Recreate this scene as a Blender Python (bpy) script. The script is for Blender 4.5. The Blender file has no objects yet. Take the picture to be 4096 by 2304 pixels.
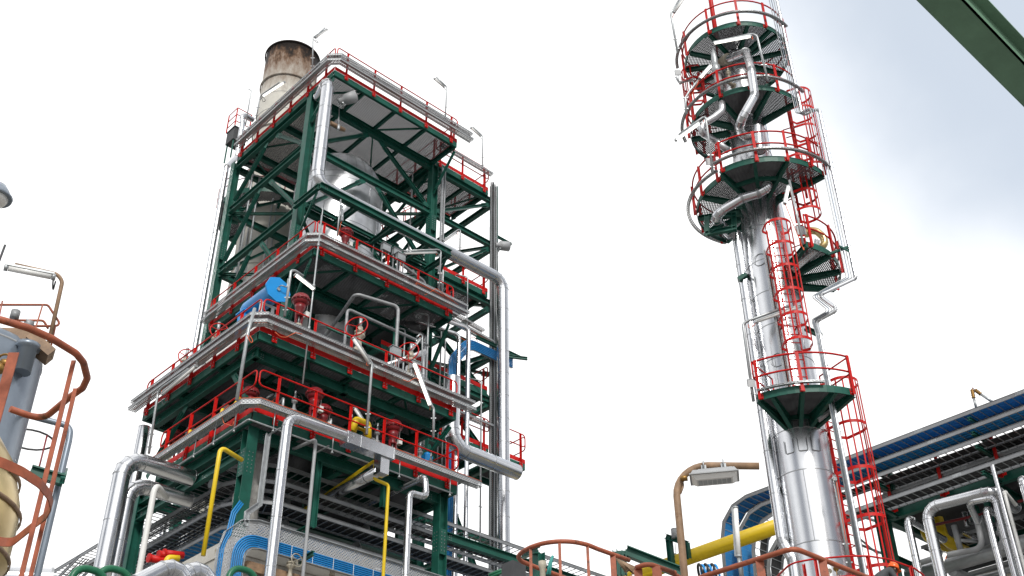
import bpy, math, random
from mathutils import Vector as V, Matrix
random.seed(7)
sc = bpy.context.scene
R = math.radians
# ---------------------------------------------------------------- camera
F = 4532.9
PIT, ROLL, YAW = 0.59821145, -0.00987572, 0.75780128
GZ = -1.7                                            # ground level; the lens is the origin
fw = V((math.sin(YAW)*math.cos(PIT), math.cos(YAW)*math.cos(PIT), math.sin(PIT)))
rt0 = V((math.cos(YAW), -math.sin(YAW), 0)); up0 = rt0.cross(fw)
rt = math.cos(ROLL)*rt0 + math.sin(ROLL)*up0; up = -math.sin(ROLL)*rt0 + math.cos(ROLL)*up0
cam = bpy.data.objects.new('camera', bpy.data.cameras.new('camera')); sc.collection.objects.link(cam)
cam.matrix_world = Matrix((( rt.x, up.x, -fw.x, 0), (rt.y, up.y, -fw.y, 0), (rt.z, up.z, -fw.z, 0), (0, 0, 0, 1)))
cam.data.sensor_width = 36; cam.data.lens = 36*F/4096; cam.data.clip_start = .1; cam.data.clip_end = 6000
sc.camera = cam
# ---------------------------------------------------------------- sky: bright broken overcast, bluer to the right
SUN_AZ, SUN_EL = R(212), R(36)
w = bpy.data.worlds.new('World'); sc.world = w; w.use_nodes = True
nt = w.node_tree; nt.nodes.clear(); N = nt.nodes.new; LK = nt.links.new
def nd(tree, t, **k):
    n = tree.nodes.new(t)
    for a, b in k.items():
        if a.startswith('i_'):
            key = a[2:]; key = int(key) if key.isdigit() else key
            n.inputs[key].default_value = b
        else: setattr(n, a, b)
    return n
sky = N('ShaderNodeTexSky'); sky.sky_type = 'NISHITA'; sky.sun_disc = False
sky.sun_elevation = SUN_EL; sky.sun_rotation = SUN_AZ; sky.dust_density = 3; sky.air_density = 1.2
tc = N('ShaderNodeTexCoord')
def math_(tree, op, a, b=None, clamp=False):
    n = tree.nodes.new('ShaderNodeMath'); n.operation = op; n.use_clamp = clamp
    for i, x in enumerate((a, b)):
        if x is None: continue
        if isinstance(x, (int, float)): n.inputs[i].default_value = x
        else: tree.links.new(x, n.inputs[i])
    return n.outputs[0]
bd = (fw*4532 + rt*2252 + up*1452).normalized()           # the bluer, thinner cloud lies this way
dot = N('ShaderNodeVectorMath'); dot.operation = 'DOT_PRODUCT'; LK(tc.outputs['Generated'], dot.inputs[0]); dot.inputs[1].default_value = bd
nz = nd(nt, 'ShaderNodeTexNoise'); nz.inputs['Scale'].default_value = 4.2; nz.inputs['Detail'].default_value = 5; nz.inputs['Roughness'].default_value = .5
LK(tc.outputs['Generated'], nz.inputs['Vector'])
a0 = math_(nt, 'MULTIPLY_ADD', nz.outputs['Fac'], .04); nt.nodes[-1].inputs[2].default_value = -.02
t = math_(nt, 'ADD', dot.outputs['Value'], a0)
mr = nd(nt, 'ShaderNodeMapRange'); mr.interpolation_type = 'SMOOTHSTEP'; LK(t, mr.inputs['Value'])
mr.inputs['From Min'].default_value = .943; mr.inputs['From Max'].default_value = .990
# darker grey patches added to the unseen sky, to streak the polished cladding
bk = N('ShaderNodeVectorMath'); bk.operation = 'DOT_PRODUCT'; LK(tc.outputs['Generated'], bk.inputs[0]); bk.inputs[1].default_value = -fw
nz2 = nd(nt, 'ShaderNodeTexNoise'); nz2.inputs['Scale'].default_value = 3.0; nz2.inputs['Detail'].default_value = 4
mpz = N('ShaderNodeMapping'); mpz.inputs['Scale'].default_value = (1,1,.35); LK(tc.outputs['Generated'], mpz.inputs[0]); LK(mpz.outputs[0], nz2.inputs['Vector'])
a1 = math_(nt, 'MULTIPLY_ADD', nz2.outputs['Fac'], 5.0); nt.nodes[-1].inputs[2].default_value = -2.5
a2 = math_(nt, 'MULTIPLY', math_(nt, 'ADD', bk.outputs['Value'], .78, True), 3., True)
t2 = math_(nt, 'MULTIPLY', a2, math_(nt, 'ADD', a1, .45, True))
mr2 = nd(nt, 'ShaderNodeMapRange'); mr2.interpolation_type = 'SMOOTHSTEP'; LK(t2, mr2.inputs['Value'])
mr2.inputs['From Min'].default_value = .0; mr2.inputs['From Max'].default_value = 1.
def mix(tree, f, a, b):
    n = tree.nodes.new('ShaderNodeMix'); n.data_type = 'RGBA'
    for s, x in ((0, f), (6, a), (7, b)):
        if hasattr(x, 'is_linked'): tree.links.new(x, n.inputs[s])
        elif isinstance(x, (int, float)): n.inputs[s].default_value = x
        else: n.inputs[s].default_value = (*x, 1)
    return n.outputs[2]
thin = mix(nt, .75, sky.outputs[0], (6.7, 7.35, 8.2))
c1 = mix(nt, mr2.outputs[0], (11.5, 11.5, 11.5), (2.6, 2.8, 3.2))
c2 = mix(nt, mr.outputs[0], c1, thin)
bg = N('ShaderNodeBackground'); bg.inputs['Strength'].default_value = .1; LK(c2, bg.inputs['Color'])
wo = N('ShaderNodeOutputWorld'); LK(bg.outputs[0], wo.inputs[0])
sl = bpy.data.lights.new('sun', 'SUN'); sl.energy = 2.2; sl.angle = R(10); sl.color = (1, .97, .92)
so = bpy.data.objects.new('sun', sl); sc.collection.objects.link(so)
sd = V((math.sin(SUN_AZ)*math.cos(SUN_EL), math.cos(SUN_AZ)*math.cos(SUN_EL), math.sin(SUN_EL)))
so.rotation_euler = sd.to_track_quat('Z', 'Y').to_euler()
sc.view_settings.view_transform = 'Standard'; sc.view_settings.look = 'None'; sc.view_settings.exposure = .3; sc.view_settings.gamma = 1
try: sc.cycles.max_bounces = 6; sc.cycles.transparent_max_bounces = 24
except Exception: pass
# ---------------------------------------------------------------- photo picks -> points in the place
ZN = {0:(0,0,1),1:(850,100,1300/2576),2:(750,750,1400/2568),3:(500,1200,1400/2568),4:(200,1600,1200/2470),5:(1200,1600,1200/2470),
      6:(2600,0,900/1630),7:(2600,1450,1100/1866),8:(2700,700,900/1630),9:(3200,1500,896/1615),10:(0,600,500/805),11:(0,1400,600/962),
      12:(3500,0,596/1439),13:(2000,2000,900/2576),'A':(2660,0,540/2174),'B':(2660,300,720/2576),'C':(2720,560,720/2371),'D':(2900,700,560/1623),'E':(2900,1250,560/1623)}
def ray(z, x, y):
    o = ZN[z]; X = o[0]+x*o[2]; Y = o[1]+y*o[2]
    return F*fw + (X-2048)*rt - (Y-1152)*up
def atX(z, x, y, v): d = ray(z,x,y); return d*(v/d.x)
def atY(z, x, y, v): d = ray(z,x,y); return d*(v/d.y)
def atZ(z, x, y, v): d = ray(z,x,y); return d*(v/d.z)
def atD(z, x, y, v): d = ray(z,x,y); return d*(v/math.hypot(d.x,d.y))   # v = distance over the ground
# ---------------------------------------------------------------- materials
MATS = {}
def mat(name, col, rough=.5, metal=0., var=.12, vscale=2., bump=0., bscale=8., spec=.5, rust=0., rustcol=(.11,.04,.015), rscale=6., coat=0, emit=None, estr=0):
    m = bpy.data.materials.new(name); m.use_nodes = True; t = m.node_tree
    b = t.nodes['Principled BSDF']; b.inputs['Roughness'].default_value = rough; b.inputs['Metallic'].default_value = metal
    b.inputs['Specular IOR Level'].default_value = spec
    co = t.nodes.new('ShaderNodeTexCoord'); 
    n = nd(t, 'ShaderNodeTexNoise'); n.inputs['Scale'].default_value = vscale; n.inputs['Detail'].default_value = 6; n.inputs['Roughness'].default_value = .65
    t.links.new(co.outputs['Object'], n.inputs['Vector'])
    k = nd(t, 'ShaderNodeMapRange'); t.links.new(n.outputs['Fac'], k.inputs['Value'])
    k.inputs['From Min'].default_value = .25; k.inputs['From Max'].default_value = .75; k.inputs['To Min'].default_value = 1-var*1.3; k.inputs['To Max'].default_value = 1+var
    vm = t.nodes.new('ShaderNodeVectorMath'); vm.operation = 'SCALE'; vm.inputs[0].default_value = col; t.links.new(k.outputs[0], vm.inputs['Scale'])
    out = vm.outputs[0]
    if rust:
        n2 = nd(t, 'ShaderNodeTexNoise'); n2.inputs['Scale'].default_value = rscale; n2.inputs['Detail'].default_value = 8; n2.inputs['Roughness'].default_value = .7
        t.links.new(co.outputs['Object'], n2.inputs['Vector'])
        k2 = nd(t, 'ShaderNodeMapRange'); t.links.new(n2.outputs['Fac'], k2.inputs['Value']); k2.inputs['From Min'].default_value = .72-rust*.35; k2.inputs['From Max'].default_value = .80-rust*.3
        out = mix(t, k2.outputs[0], out, rustcol)
    t.links.new(out, b.inputs['Base Color'])
    if bump:
        n3 = nd(t, 'ShaderNodeTexNoise'); n3.inputs['Scale'].default_value = bscale; n3.inputs['Detail'].default_value = 2
        t.links.new(co.outputs['Object'], n3.inputs['Vector'])
        bp = t.nodes.new('ShaderNodeBump'); bp.inputs['Strength'].default_value = 1; bp.inputs['Distance'].default_value = bump
        t.links.new(n3.outputs['Fac'], bp.inputs['Height']); t.links.new(bp.outputs[0], b.inputs['Normal'])
    if emit: b.inputs['Emission Color'].default_value = (*emit, 1); b.inputs['Emission Strength'].default_value = estr
    if coat: b.inputs['Coat Weight'].default_value = coat
    MATS[name] = m; return m
mat('green_paint', (.009,.088,.063), .45, var=.3, rust=.12, spec=.35)
mat('green_bright', (.008,.12,.055), .4, var=.15)
mat('red_paint', (.50,.008,.006), .45, var=.22, rust=.12, spec=.25)
mat('dark_red', (.19,.008,.012), .4, var=.2, rust=.15)
mat('yellow_paint', (.72,.50,.006), .4, var=.1, rust=.08)
mat('blue_paint', (.006,.26,.66), .38, var=.12)
mat('blue_cable', (.004,.20,.50), .45, var=.15)
mat('black_cable', (.012,.012,.013), .5)
mat('orange_cable', (.62,.10,.025), .5)
mat('galvanised', (.40,.42,.43), .42, metal=.55, var=.22, vscale=5)
mat('galv_dull', (.30,.31,.32), .55, metal=.3, var=.3, vscale=4)
mat('aluminium', (.66,.67,.69), .23, metal=1, var=.08, vscale=1.2, bump=.004, bscale=2.2)
mat('cladding', (.66,.67,.69), .26, metal=1, var=.06, vscale=1.0, bump=.0015, bscale=1.2)
mat('alu_seam', (.42,.43,.44), .4, metal=.9)
mat('alu_soft', (.62,.63,.65), .37, metal=.85, var=.2, bump=.01, bscale=1.2)
mat('grey_paint', (.33,.34,.35), .5, var=.15, rust=.06)
mat('tank_grey', (.24,.28,.33), .35, metal=.5, var=.12)
mat('tank_yellow', (.60,.46,.22), .3, metal=.85, var=.2, vscale=1.5)
mat('white_paint', (.68,.68,.66), .45, var=.1, rust=.05)
mat('valve_cream', (.42,.38,.30), .5, var=.2, rust=.2)
mat('rusty_red', (.33,.085,.038), .6, var=.3, vscale=9, rust=.42, rustcol=(.10,.035,.015), rscale=7)
mat('rusty_pole', (.27,.17,.10), .6, var=.35, vscale=7, rust=.3)
mat('grate_steel', (.055,.057,.06), .7, metal=.0, var=.2, spec=.2)
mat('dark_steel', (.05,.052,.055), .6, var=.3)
mat('bolt', (.30,.31,.32), .45, metal=.6)
mat('concrete', (.55,.53,.48), .8, var=.22, vscale=1.3, rust=.28, rustcol=(.33,.29,.22), rscale=1.6)
mat('asphalt', (.20,.195,.185), .85, var=.3, vscale=.6)
mat('tube_glass', (.80,.80,.78), .25, var=.02)
mat('tube_lit', (.9,.9,.85), .3, emit=(1,.97,.88), estr=1.6)
mat('brass', (.30,.17,.05), .45, metal=.7, var=.3)
mat('helmet', (.85,.12,.01), .35, var=.04)
mat('cloth_grey', (.06,.065,.07), .85, var=.25, vscale=12)
mat('beam_olive', (.13,.25,.16), .55, var=.2, rust=.12, rustcol=(.16,.05,.015), rscale=14)
mat('skin', (.42,.24,.16), .55, var=.05)
mat('hair', (.02,.013,.01), .7)
mat('grey_wrap', (.36,.35,.33), .6, var=.25, bump=.05, bscale=5)
mat('black_rubber', (.015,.015,.015), .6)
mat('teal_rope', (.04,.28,.25), .6)
# perforated tray: slots really cut through by transparency
def perf(name, col, su, sv, fu, fv):
    m = mat(name, col, .45, metal=.55, var=.15, vscale=4); t = m.node_tree; b = t.nodes['Principled BSDF']
    uv = t.nodes.new('ShaderNodeUVMap'); sp = t.nodes.new('ShaderNodeSeparateXYZ'); t.links.new(uv.outputs[0], sp.inputs[0])
    a = math_(t, 'MULTIPLY', sp.outputs[0], 1/su); c = math_(t, 'MULTIPLY', sp.outputs[1], 1/sv)
    fl = math_(t, 'FLOOR', c); sh = math_(t, 'MULTIPLY', fl, .5); a = math_(t, 'ADD', a, sh)
    a = math_(t, 'FRACT', a); c = math_(t, 'FRACT', c)
    h = math_(t, 'MULTIPLY', math_(t, 'LESS_THAN', a, fu), math_(t, 'LESS_THAN', c, fv))
    tr = t.nodes.new('ShaderNodeBsdfTransparent'); ms = t.nodes.new('ShaderNodeMixShader')
    t.links.new(h, ms.inputs[0]); t.links.new(b.outputs[0], ms.inputs[1]); t.links.new(tr.outputs[0], ms.inputs[2])
    t.links.new(ms.outputs[0], t.nodes['Material Output'].inputs[0])
perf('perforated', (.50,.51,.52), .10, .05, .60, .42)
# chimney skin: cream paint, burnt brown and sooty towards the mouth (wear that stays with the steel)
def stack_mat():
    m = mat('stack_skin', (.47,.455,.41), .6, var=.12, vscale=1.5, rust=.15, rustcol=(.2,.09,.035), rscale=2.5, spec=.15); t = m.node_tree; b = t.nodes['Principled BSDF']
    src = b.inputs['Base Color'].links[0].from_socket
    co = t.nodes.new('ShaderNodeTexCoord'); mp = t.nodes.new('ShaderNodeMapping'); mp.inputs['Scale'].default_value = (1.5,1.5,.6); t.links.new(co.outputs['Object'], mp.inputs[0])
    n = nd(t, 'ShaderNodeTexNoise'); n.inputs['Scale'].default_value = 1.1; n.inputs['Detail'].default_value = 9; n.inputs['Roughness'].default_value = .72; t.links.new(mp.outputs[0], n.inputs['Vector'])
    sp = t.nodes.new('ShaderNodeSeparateXYZ'); t.links.new(co.outputs['Object'], sp.inputs[0])
    zz = math_(t, 'ADD', sp.outputs[2], math_(t, 'MULTIPLY', n.outputs['Fac'], 6.5))
    k = nd(t, 'ShaderNodeMapRange'); t.links.new(zz, k.inputs['Value']); k.inputs['From Min'].default_value = STK_TOP-GZ-.5; k.inputs['From Max'].default_value = STK_TOP-GZ+2.1
    k3 = nd(t, 'ShaderNodeMapRange'); t.links.new(zz, k3.inputs['Value']); k3.inputs['From Min'].default_value = STK_TOP-GZ+1.9; k3.inputs['From Max'].default_value = STK_TOP-GZ+2.7
    o = mix(t, math_(t, 'MULTIPLY', k.outputs[0], .95), src, (.12,.058,.026)); o = mix(t, k3.outputs[0], o, (.014,.010,.008))
    t.links.new(o, b.inputs['Base Color'])
STK_TOP = 48.0
stack_mat()
# ---------------------------------------------------------------- mesh builder
def perp(d):
    a = V((0,0,1)) if abs(d.z) < .95 else V((1,0,0))
    x = d.cross(a).normalized(); return x, x.cross(d).normalized()
def fillet(path, r, n=5):
    path = [V(p) for p in path]; out = [path[0]]
    for i in range(1, len(path)-1):
        p, a, b = path[i], path[i-1], path[i+1]
        da, db = (a-p), (b-p); la, lb = da.length, db.length; da.normalize(); db.normalize()
        ang = da.angle(db)
        if ang > math.pi-.02: out.append(p); continue
        tl = min(r/math.tan(ang/2), la*.48, lb*.48); rr = tl*math.tan(ang/2)
        c = p + (da+db).normalized()*(rr/math.sin(ang/2)); s, e = p+da*tl-c, p+db*tl-c
        tot = s.angle(e); ax = s.cross(e).normalized()
        for k in range(n+1): out.append(c + Matrix.Rotation(tot*k/n, 3, ax) @ s)
    out.append(path[-1]); return out
class MB:
    def __init__(s, org=None): s.v = []; s.f = []; s.uv = {}; s.m = []; s.mats = []; s.cur = 0; s.sm = []
    def use(s, name):
        if name not in s.mats: s.mats.append(name)
        s.cur = s.mats.index(name); return s
    def face(s, idx, uv=None, smooth=False):
        if uv: s.uv[len(s.f)] = uv
        s.f.append(tuple(idx)); s.m.append(s.cur); s.sm.append(smooth)
    def hexa(s, c):
        n = len(s.v); s.v += [tuple(p) for p in c]
        for q in ((0,3,2,1),(4,5,6,7),(0,1,5,4),(1,2,6,5),(2,3,7,6),(3,0,4,7)): s.face([n+i for i in q])
        return s
    def box(s, a, b):
        x0,y0,z0 = (min(a[i],b[i]) for i in range(3)); x1,y1,z1 = (max(a[i],b[i]) for i in range(3))
        return s.hexa([(x0,y0,z0),(x1,y0,z0),(x1,y1,z0),(x0,y1,z0),(x0,y0,z1),(x1,y0,z1),(x1,y1,z1),(x0,y1,z1)])
    def obox(s, c, x, y, z):           # centre and three half-axis vectors
        c, x, y, z = V(c), V(x), V(y), V(z); return s.hexa([c-x-y-z, c+x-y-z, c+x+y-z, c-x+y-z, c-x-y+z, c+x-y+z, c+x+y+z, c-x+y+z])
    def bar(s, p, q, w, h, up=(0,0,1)):
        p, q = V(p), V(q); d = (q-p); L = d.length; d.normalize(); u = V(up); x = d.cross(u)
        x = perp(d)[0] if x.length < .01 else x.normalized(); y = x.cross(d).normalized()
        return s.obox((p+q)/2, x*w/2, d*L/2, y*h/2)
    def ibeam(s, p, q, h=.3, w=.2, up=(0,0,1), tf=.022, tw=.014):
        p, q, up = V(p), V(q), V(up); d = (q-p).normalized(); u = up; x = d.cross(u); x = perp(d)[0] if x.length < .01 else x.normalized(); y = x.cross(d).normalized()
        pts = [(-w/2,-h/2),(w/2,-h/2),(w/2,-h/2+tf),(tw/2,-h/2+tf),(tw/2,h/2-tf),(w/2,h/2-tf),(w/2,h/2),(-w/2,h/2),(-w/2,h/2-tf),(-tw/2,h/2-tf),(-tw/2,-h/2+tf),(-w/2,-h/2+tf)]
        n = len(s.v)
        for e in (p, q): s.v += [tuple(e+x*a+y*b) for a, b in pts]
        k = len(pts)
        for i in range(k): j = (i+1) % k; s.face((n+i, n+j, n+k+j, n+k+i))
        for o in (0, k):
            for q4 in ((0,1,2,11),(11,2,3,10),(10,3,4,9),(9,4,5,8),(8,5,6,7)): s.face([n+o+i for i in (q4 if o else q4[::-1])])
        return s
    def chan(s, p, q, h=.3, w=.1, side=(1,0,0), t=.014):   # C channel, web on the side away from 'side', z up
        p, q = V(p), V(q); sd_ = V(side)
        m = V((0,0,h/2))
        s.bar(p, q, t, h); off = sd_*(w/2+t/2)
        s.bar(p+off+m-V((0,0,t/2)), q+off+m-V((0,0,t/2)), w, t); s.bar(p+off-m+V((0,0,t/2)), q+off-m+V((0,0,t/2)), w, t); return s
    def sweep(s, prof, path, closed=True, up=None, caps=True, smooth=False, uvs=False, loop=False):
        path = [V(p) for p in path]; path = [p for i, p in enumerate(path) if not i or (p-path[i-1]).length > 1e-5]; n = len(path); k = len(prof)
        D = [(path[(i+1) % n]-path[i]).normalized() for i in range(n if loop else n-1)]
        def td(i):
            if loop: return D[i-1], D[i]
            return (D[max(i-1,0)], D[min(i,n-2)])
        d0 = D[0]
        if up is not None: x = d0.cross(V(up)); x = perp(d0)[0] if x.length < .05 else x.normalized()
        else: x = perp(d0)[0]
        b = len(s.v); L = 0; lens = []
        prev = d0
        for i, p in enumerate(path):
            a, c = td(i)
            if i and up is None or (i and abs(c.z) > .95):
                q = prev.rotation_difference(c) if not loop else prev.rotation_difference(c); x = q @ x
            elif i:
                xx = c.cross(V(up)); x = xx.normalized() if xx.length > .05 else prev.rotation_difference(c) @ x
            prev = c
            bis = (a+c); bis = c if bis.length < 1e-4 else bis.normalized()
            y = x.cross(c).normalized()
            if i: L += (path[i]-path[i-1]).length
            lens.append(L)
            for (u_, v_) in prof:
                pt = x*u_+y*v_; dn = c.dot(bis)
                pt = pt - c*(pt.dot(bis)/max(dn, .3))
                s.v.append(tuple(p+pt))
        pl = [0]
        for i in range(k): j = (i+1) % k; pl.append(pl[-1]+math.hypot(prof[j][0]-prof[i][0], prof[j][1]-prof[i][1]))
        segs = n if loop else n-1
        for i in range(segs):
            i2 = (i+1) % n; l2 = lens[i2] if i2 > i else L + (path[0]-path[-1]).length
            for j in range(k if closed else k-1):
                j2 = (j+1) % k
                s.face((b+i*k+j, b+i*k+j2, b+i2*k+j2, b+i2*k+j), uv=[(lens[i],pl[j]),(lens[i],pl[j+1]),(l2,pl[j+1]),(l2,pl[j])] if uvs else None, smooth=smooth)
        if closed and caps and not loop:
            s.face([b+j for j in range(k)][::-1]); s.face([b+(n-1)*k+j for j in range(k)])
        return s
    def tube(s, path, r, seg=8, loop=False, caps=True, smooth=True):
        return s.sweep([(r*math.cos(2*math.pi*i/seg), r*math.sin(2*math.pi*i/seg)) for i in range(seg)], path, loop=loop, caps=caps, smooth=smooth)
    def lathe(s, c, prof, axis=(0,0,1), seg=32, smooth=True, caps=True):   # prof = [(r, h)...] along the axis from c
        c = V(c); d = V(axis).normalized(); x, y = perp(d); b = len(s.v)
        for (r, h) in prof:
            for i in range(seg):
                a = 2*math.pi*i/seg; s.v.append(tuple(c+d*h+x*(r*math.cos(a))+y*(r*math.sin(a))))
        for j in range(len(prof)-1):
            for i in range(seg):
                i2 = (i+1) % seg; s.face((b+j*seg+i, b+j*seg+i2, b+(j+1)*seg+i2, b+(j+1)*seg+i), smooth=smooth)
        if caps:
            if prof[0][0] > .001: s.face([b+i for i in range(seg)][::-1])
            if prof[-1][0] > .001: s.face([b+(len(prof)-1)*seg+i for i in range(seg)])
        return s
    def disc(s, c, axis, r, t, seg=16): return s.lathe(V(c)-V(axis).normalized()*t/2, [(r,0),(r,t)], axis, seg, smooth=False)
    def ring(s, c, axis, r, tr, seg=20, ts=6):   # torus
        d = V(axis).normalized(); x, y = perp(d)
        return s.tube([V(c)+x*r*math.cos(2*math.pi*i/seg)+y*r*math.sin(2*math.pi*i/seg) for i in range(seg)], tr, ts, loop=True)
    def flat(s, poly, z0, z1):
        n = len(poly); b = len(s.v)
        for z in (z0, z1): s.v += [(p[0],p[1],z) for p in poly]
        s.face([b+i for i in range(n)][::-1]); s.face([b+n+i for i in range(n)])
        for i in range(n): j = (i+1) % n; s.face((b+i, b+j, b+n+j, b+n+i))
        return s
ROOT = {}
def _link(o, parent):
    sc.collection.objects.link(o)
    if parent is not None: o.parent = parent
def obj(name, mb, material=None, parent=None, label=None):
    org = V((0,0,0))
    top = parent
    while top is not None and top.parent is not None: top = top.parent
    if top is not None: org = ROOT[top]
    own = None
    if top is None:
        xs = [p[0] for p in mb.v]; ys = [p[1] for p in mb.v]; zs = [p[2] for p in mb.v]
        org = V(((min(xs)+max(xs))/2, (min(ys)+max(ys))/2, min(zs)))
    me = bpy.data.meshes.new(name); me.from_pydata([(p[0]-org.x, p[1]-org.y, p[2]-org.z) for p in mb.v], [], mb.f)
    names = mb.mats or [material]
    for k in names: me.materials.append(MATS[k])
    me.polygons.foreach_set('use_smooth', mb.sm)
    if len(names) > 1: me.polygons.foreach_set('material_index', mb.m)
    if mb.uv:
        l = me.uv_layers.new(name='UVMap')
        for fi, uv in mb.uv.items():
            for li, c in zip(me.polygons[fi].loop_indices, uv): l.data[li].uv = c
    me.update()
    o = bpy.data.objects.new(name, me)
    if top is None: o.location = org; ROOT[o] = org
    _link(o, parent)
    if label: o['label'] = label
    return o
def thing(name, label, cat, loc, group=None):
    o = bpy.data.objects.new(name, None); o.empty_display_size = .2; sc.collection.objects.link(o); o.location = loc; ROOT[o] = V(loc)
    o['label'] = label; o['category'] = cat
    if group: o['group'] = group
    return o
def tag(o, label, cat, group=None):
    o['label'] = label; o['category'] = cat
    if group: o['group'] = group
    return o
def structure(o): o['kind'] = 'structure'; return o
def bolts(mb, c, u, v, n, nu=2, nv=2, su=.07, sv=.07, r=.016):
    c, u, v, n = V(c), V(u), V(v), V(n)
    for i in range(nu):
        for j in range(nv):
            mb.lathe(c+u*(i-(nu-1)/2)*su+v*(j-(nv-1)/2)*sv, [(r,0),(r,.018)], n, 6, smooth=False)
# open steel grating inside a polygon with holes: bearing bars and cross rods as real bars
def grating(mb, polys, z, ang=0., pitch=.08, depth=.02, th=.054, cross=.2):
    def scan(a, step, w, h, zz, off):
        ca, sa = math.cos(a), math.sin(a)
        P_ = [[(x*ca+y*sa, -x*sa+y*ca) for x, y in pl] for pl in polys]
        lo = min(q[1] for pl in P_ for q in pl); hi = max(q[1] for pl in P_ for q in pl)
        t = lo+step/2
        while t < hi:
            xs = []
            for pl in P_:
                for i in range(len(pl)):
                    (x0,y0),(x1,y1) = pl[i], pl[(i+1) % len(pl)]
                    if (y0 <= t) != (y1 <= t): xs.append(x0+(t-y0)/(y1-y0)*(x1-x0))
            xs.sort()
            for i in range(0, len(xs)-1, 2):
                if xs[i+1]-xs[i] < .02: continue
                a_, b_ = xs[i], xs[i+1]
                p = V((a_*ca-t*sa, a_*sa+t*ca, zz)); q = V((b_*ca-t*sa, b_*sa+t*ca, zz)); mb.bar(p, q, w, h)
            t += step
    scan(ang, pitch, th, depth, z, 0); scan(ang+math.pi/2, cross, .008, .008, z+depth/2+.002, 0)
    return mb
# ================================================================ GROUND
g = MB()
for i in range(16):
    for j in range(16):
        x0 = -1600+200*i; y0 = -1600+200*j; n = len(g.v); g.v += [(x0,y0,GZ),(x0+200,y0,GZ),(x0+200,y0+200,GZ),(x0,y0+200,GZ)]; g.face((n,n+1,n+2,n+3))
structure(obj('ground', g, 'asphalt'))

# ================================================================ GENERIC BUILDERS
def alu_pipe(name, label, path, r, cat='pipe', material='aluminium', seam=1.0, er=None, group=None, parent=None, seg=24, n=4, band=.035, smooth=False):
    pts = fillet(path, er or r*2.4, n)
    m = MB().use(material)
    # every straight or gore is a section of its own so seams stay crisp
    m.tube(pts, r, seg)
    m.use('alu_seam' if material.startswith('alu') else material)
    if seam:
        for a, b in zip(pts[:-1], pts[1:]):
            L = (b-a).length; d = (b-a).normalized()
            if L < .6*r: continue
            k = max(1, int(round(L/seam)))
            for i in range(k+1):
                if 0 < i < k or L > r*1.5: m.lathe(a+d*(L*i/k)-d*band/2, [(r*.97,0),(r+.006,.003),(r+.006,band-.003),(r*.97,band)], d, seg, caps=False)
        for p, q, s in zip(pts[1:-1], pts[2:], pts[:-2]):
            d = ((q-p).normalized()+(p-s).normalized()).normalized(); m.lathe(p-d*.012, [(r+.001,0),(r*1.03+.004,.006),(r*1.03+.004,.018),(r+.001,.024)], d, seg, caps=False)
    o = obj(name, m, None, parent)
    if not smooth: o.data.set_sharp_from_angle(angle=R(20))
    if parent is None: tag(o, label, cat, group)
    return o
def paint_pipe(name, label, path, r, material, cat='pipe', er=None, seg=12, parent=None, group=None, flanges=(), n=6):
    pts = fillet(path, er or r*3, n); m = MB().use(material); m.tube(pts, r, seg)
    for (i, f) in flanges:
        a, b = V(path[min(i,len(path)-2)]), V(path[min(i+1,len(path)-1)]); c = a.lerp(b, f); m.disc(c, b-a, r*1.7, r*.6, 16); m.disc(c, b-a, r*1.9, r*.25, 16)
    o = obj(name, m, None, parent)
    if parent is None: tag(o, label, cat, group)
    return o
def offset_path(path, dx=0, dz=0):      # sideways (to the right of travel) in plan, and up
    out = []; last = V((1,0,0))
    path = [V(p) for p in path]
    for i, p in enumerate(path):
        ds = []
        if i: ds.append((p-path[i-1]).normalized())
        if i < len(path)-1: ds.append((path[i+1]-p).normalized())
        ns = [V((d.y, -d.x, 0)) for d in ds]; ns = [q for q in ns if q.length > .1] or [V((0,0,0))]
        n = sum(ns, V((0,0,0))); n = n.normalized() if n.length > .01 else last
        last = n
        k = 1/max(n.dot(ns[0].normalized()) if ns else 1, .4)
        out.append(p+n*dx*k+V((0,0,dz)))
    return out
def tray(name, label, path, w=.3, h=.08, cables=(), group=None, parent=None, up=(0,0,1), material='perforated', jit=.01, lip=True):
    t = thing(name, label, 'cable tray', V(path[0]), group) if parent is None else parent
    m = MB(); m.sweep([(-w/2,h),(-w/2,0),(w/2,0),(w/2,h)], path, closed=False, up=up, uvs=True)
    obj('channel', m, material, t)
    if lip:
        m = MB()
        for sx in (-1, 1):
            m.sweep([(sx*w/2-.012,h-.006),(sx*w/2+.012,h-.006),(sx*w/2+.012,h+.008),(sx*w/2-.012,h+.008)], path, up=up)
            m.sweep([(sx*w/2-.006,-.006),(sx*w/2+.006,-.006),(sx*w/2+.006,.006),(sx*w/2-.006,.006)], path, up=up)
        obj('lip', m, 'galvanised', t)
    for (mt, xs, zz, r) in cables:
        for x in xs:
            m = MB(); rr = r; k = len(path)
            prof = [(x+rr*math.cos(2*math.pi*i/6), zz+rr*math.sin(2*math.pi*i/6)) for i in range(6)]
            # let each cable wander a little between the ties
            pts = []
            for i in range(k-1):
                a, b = V(path[i]), V(path[i+1]); L = (b-a).length; s = max(1, int(L/.9))
                for j in range(s): q = a.lerp(b, j/s); pts.append(q if (i == 0 and j == 0) or j == 0 else q+V((random.uniform(-jit,jit), random.uniform(-jit,jit), random.uniform(-jit,jit))))
            pts.append(V(path[-1])); m.sweep(prof, pts, up=up, smooth=True); obj('cable', m, mt, t)
    return t
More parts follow.
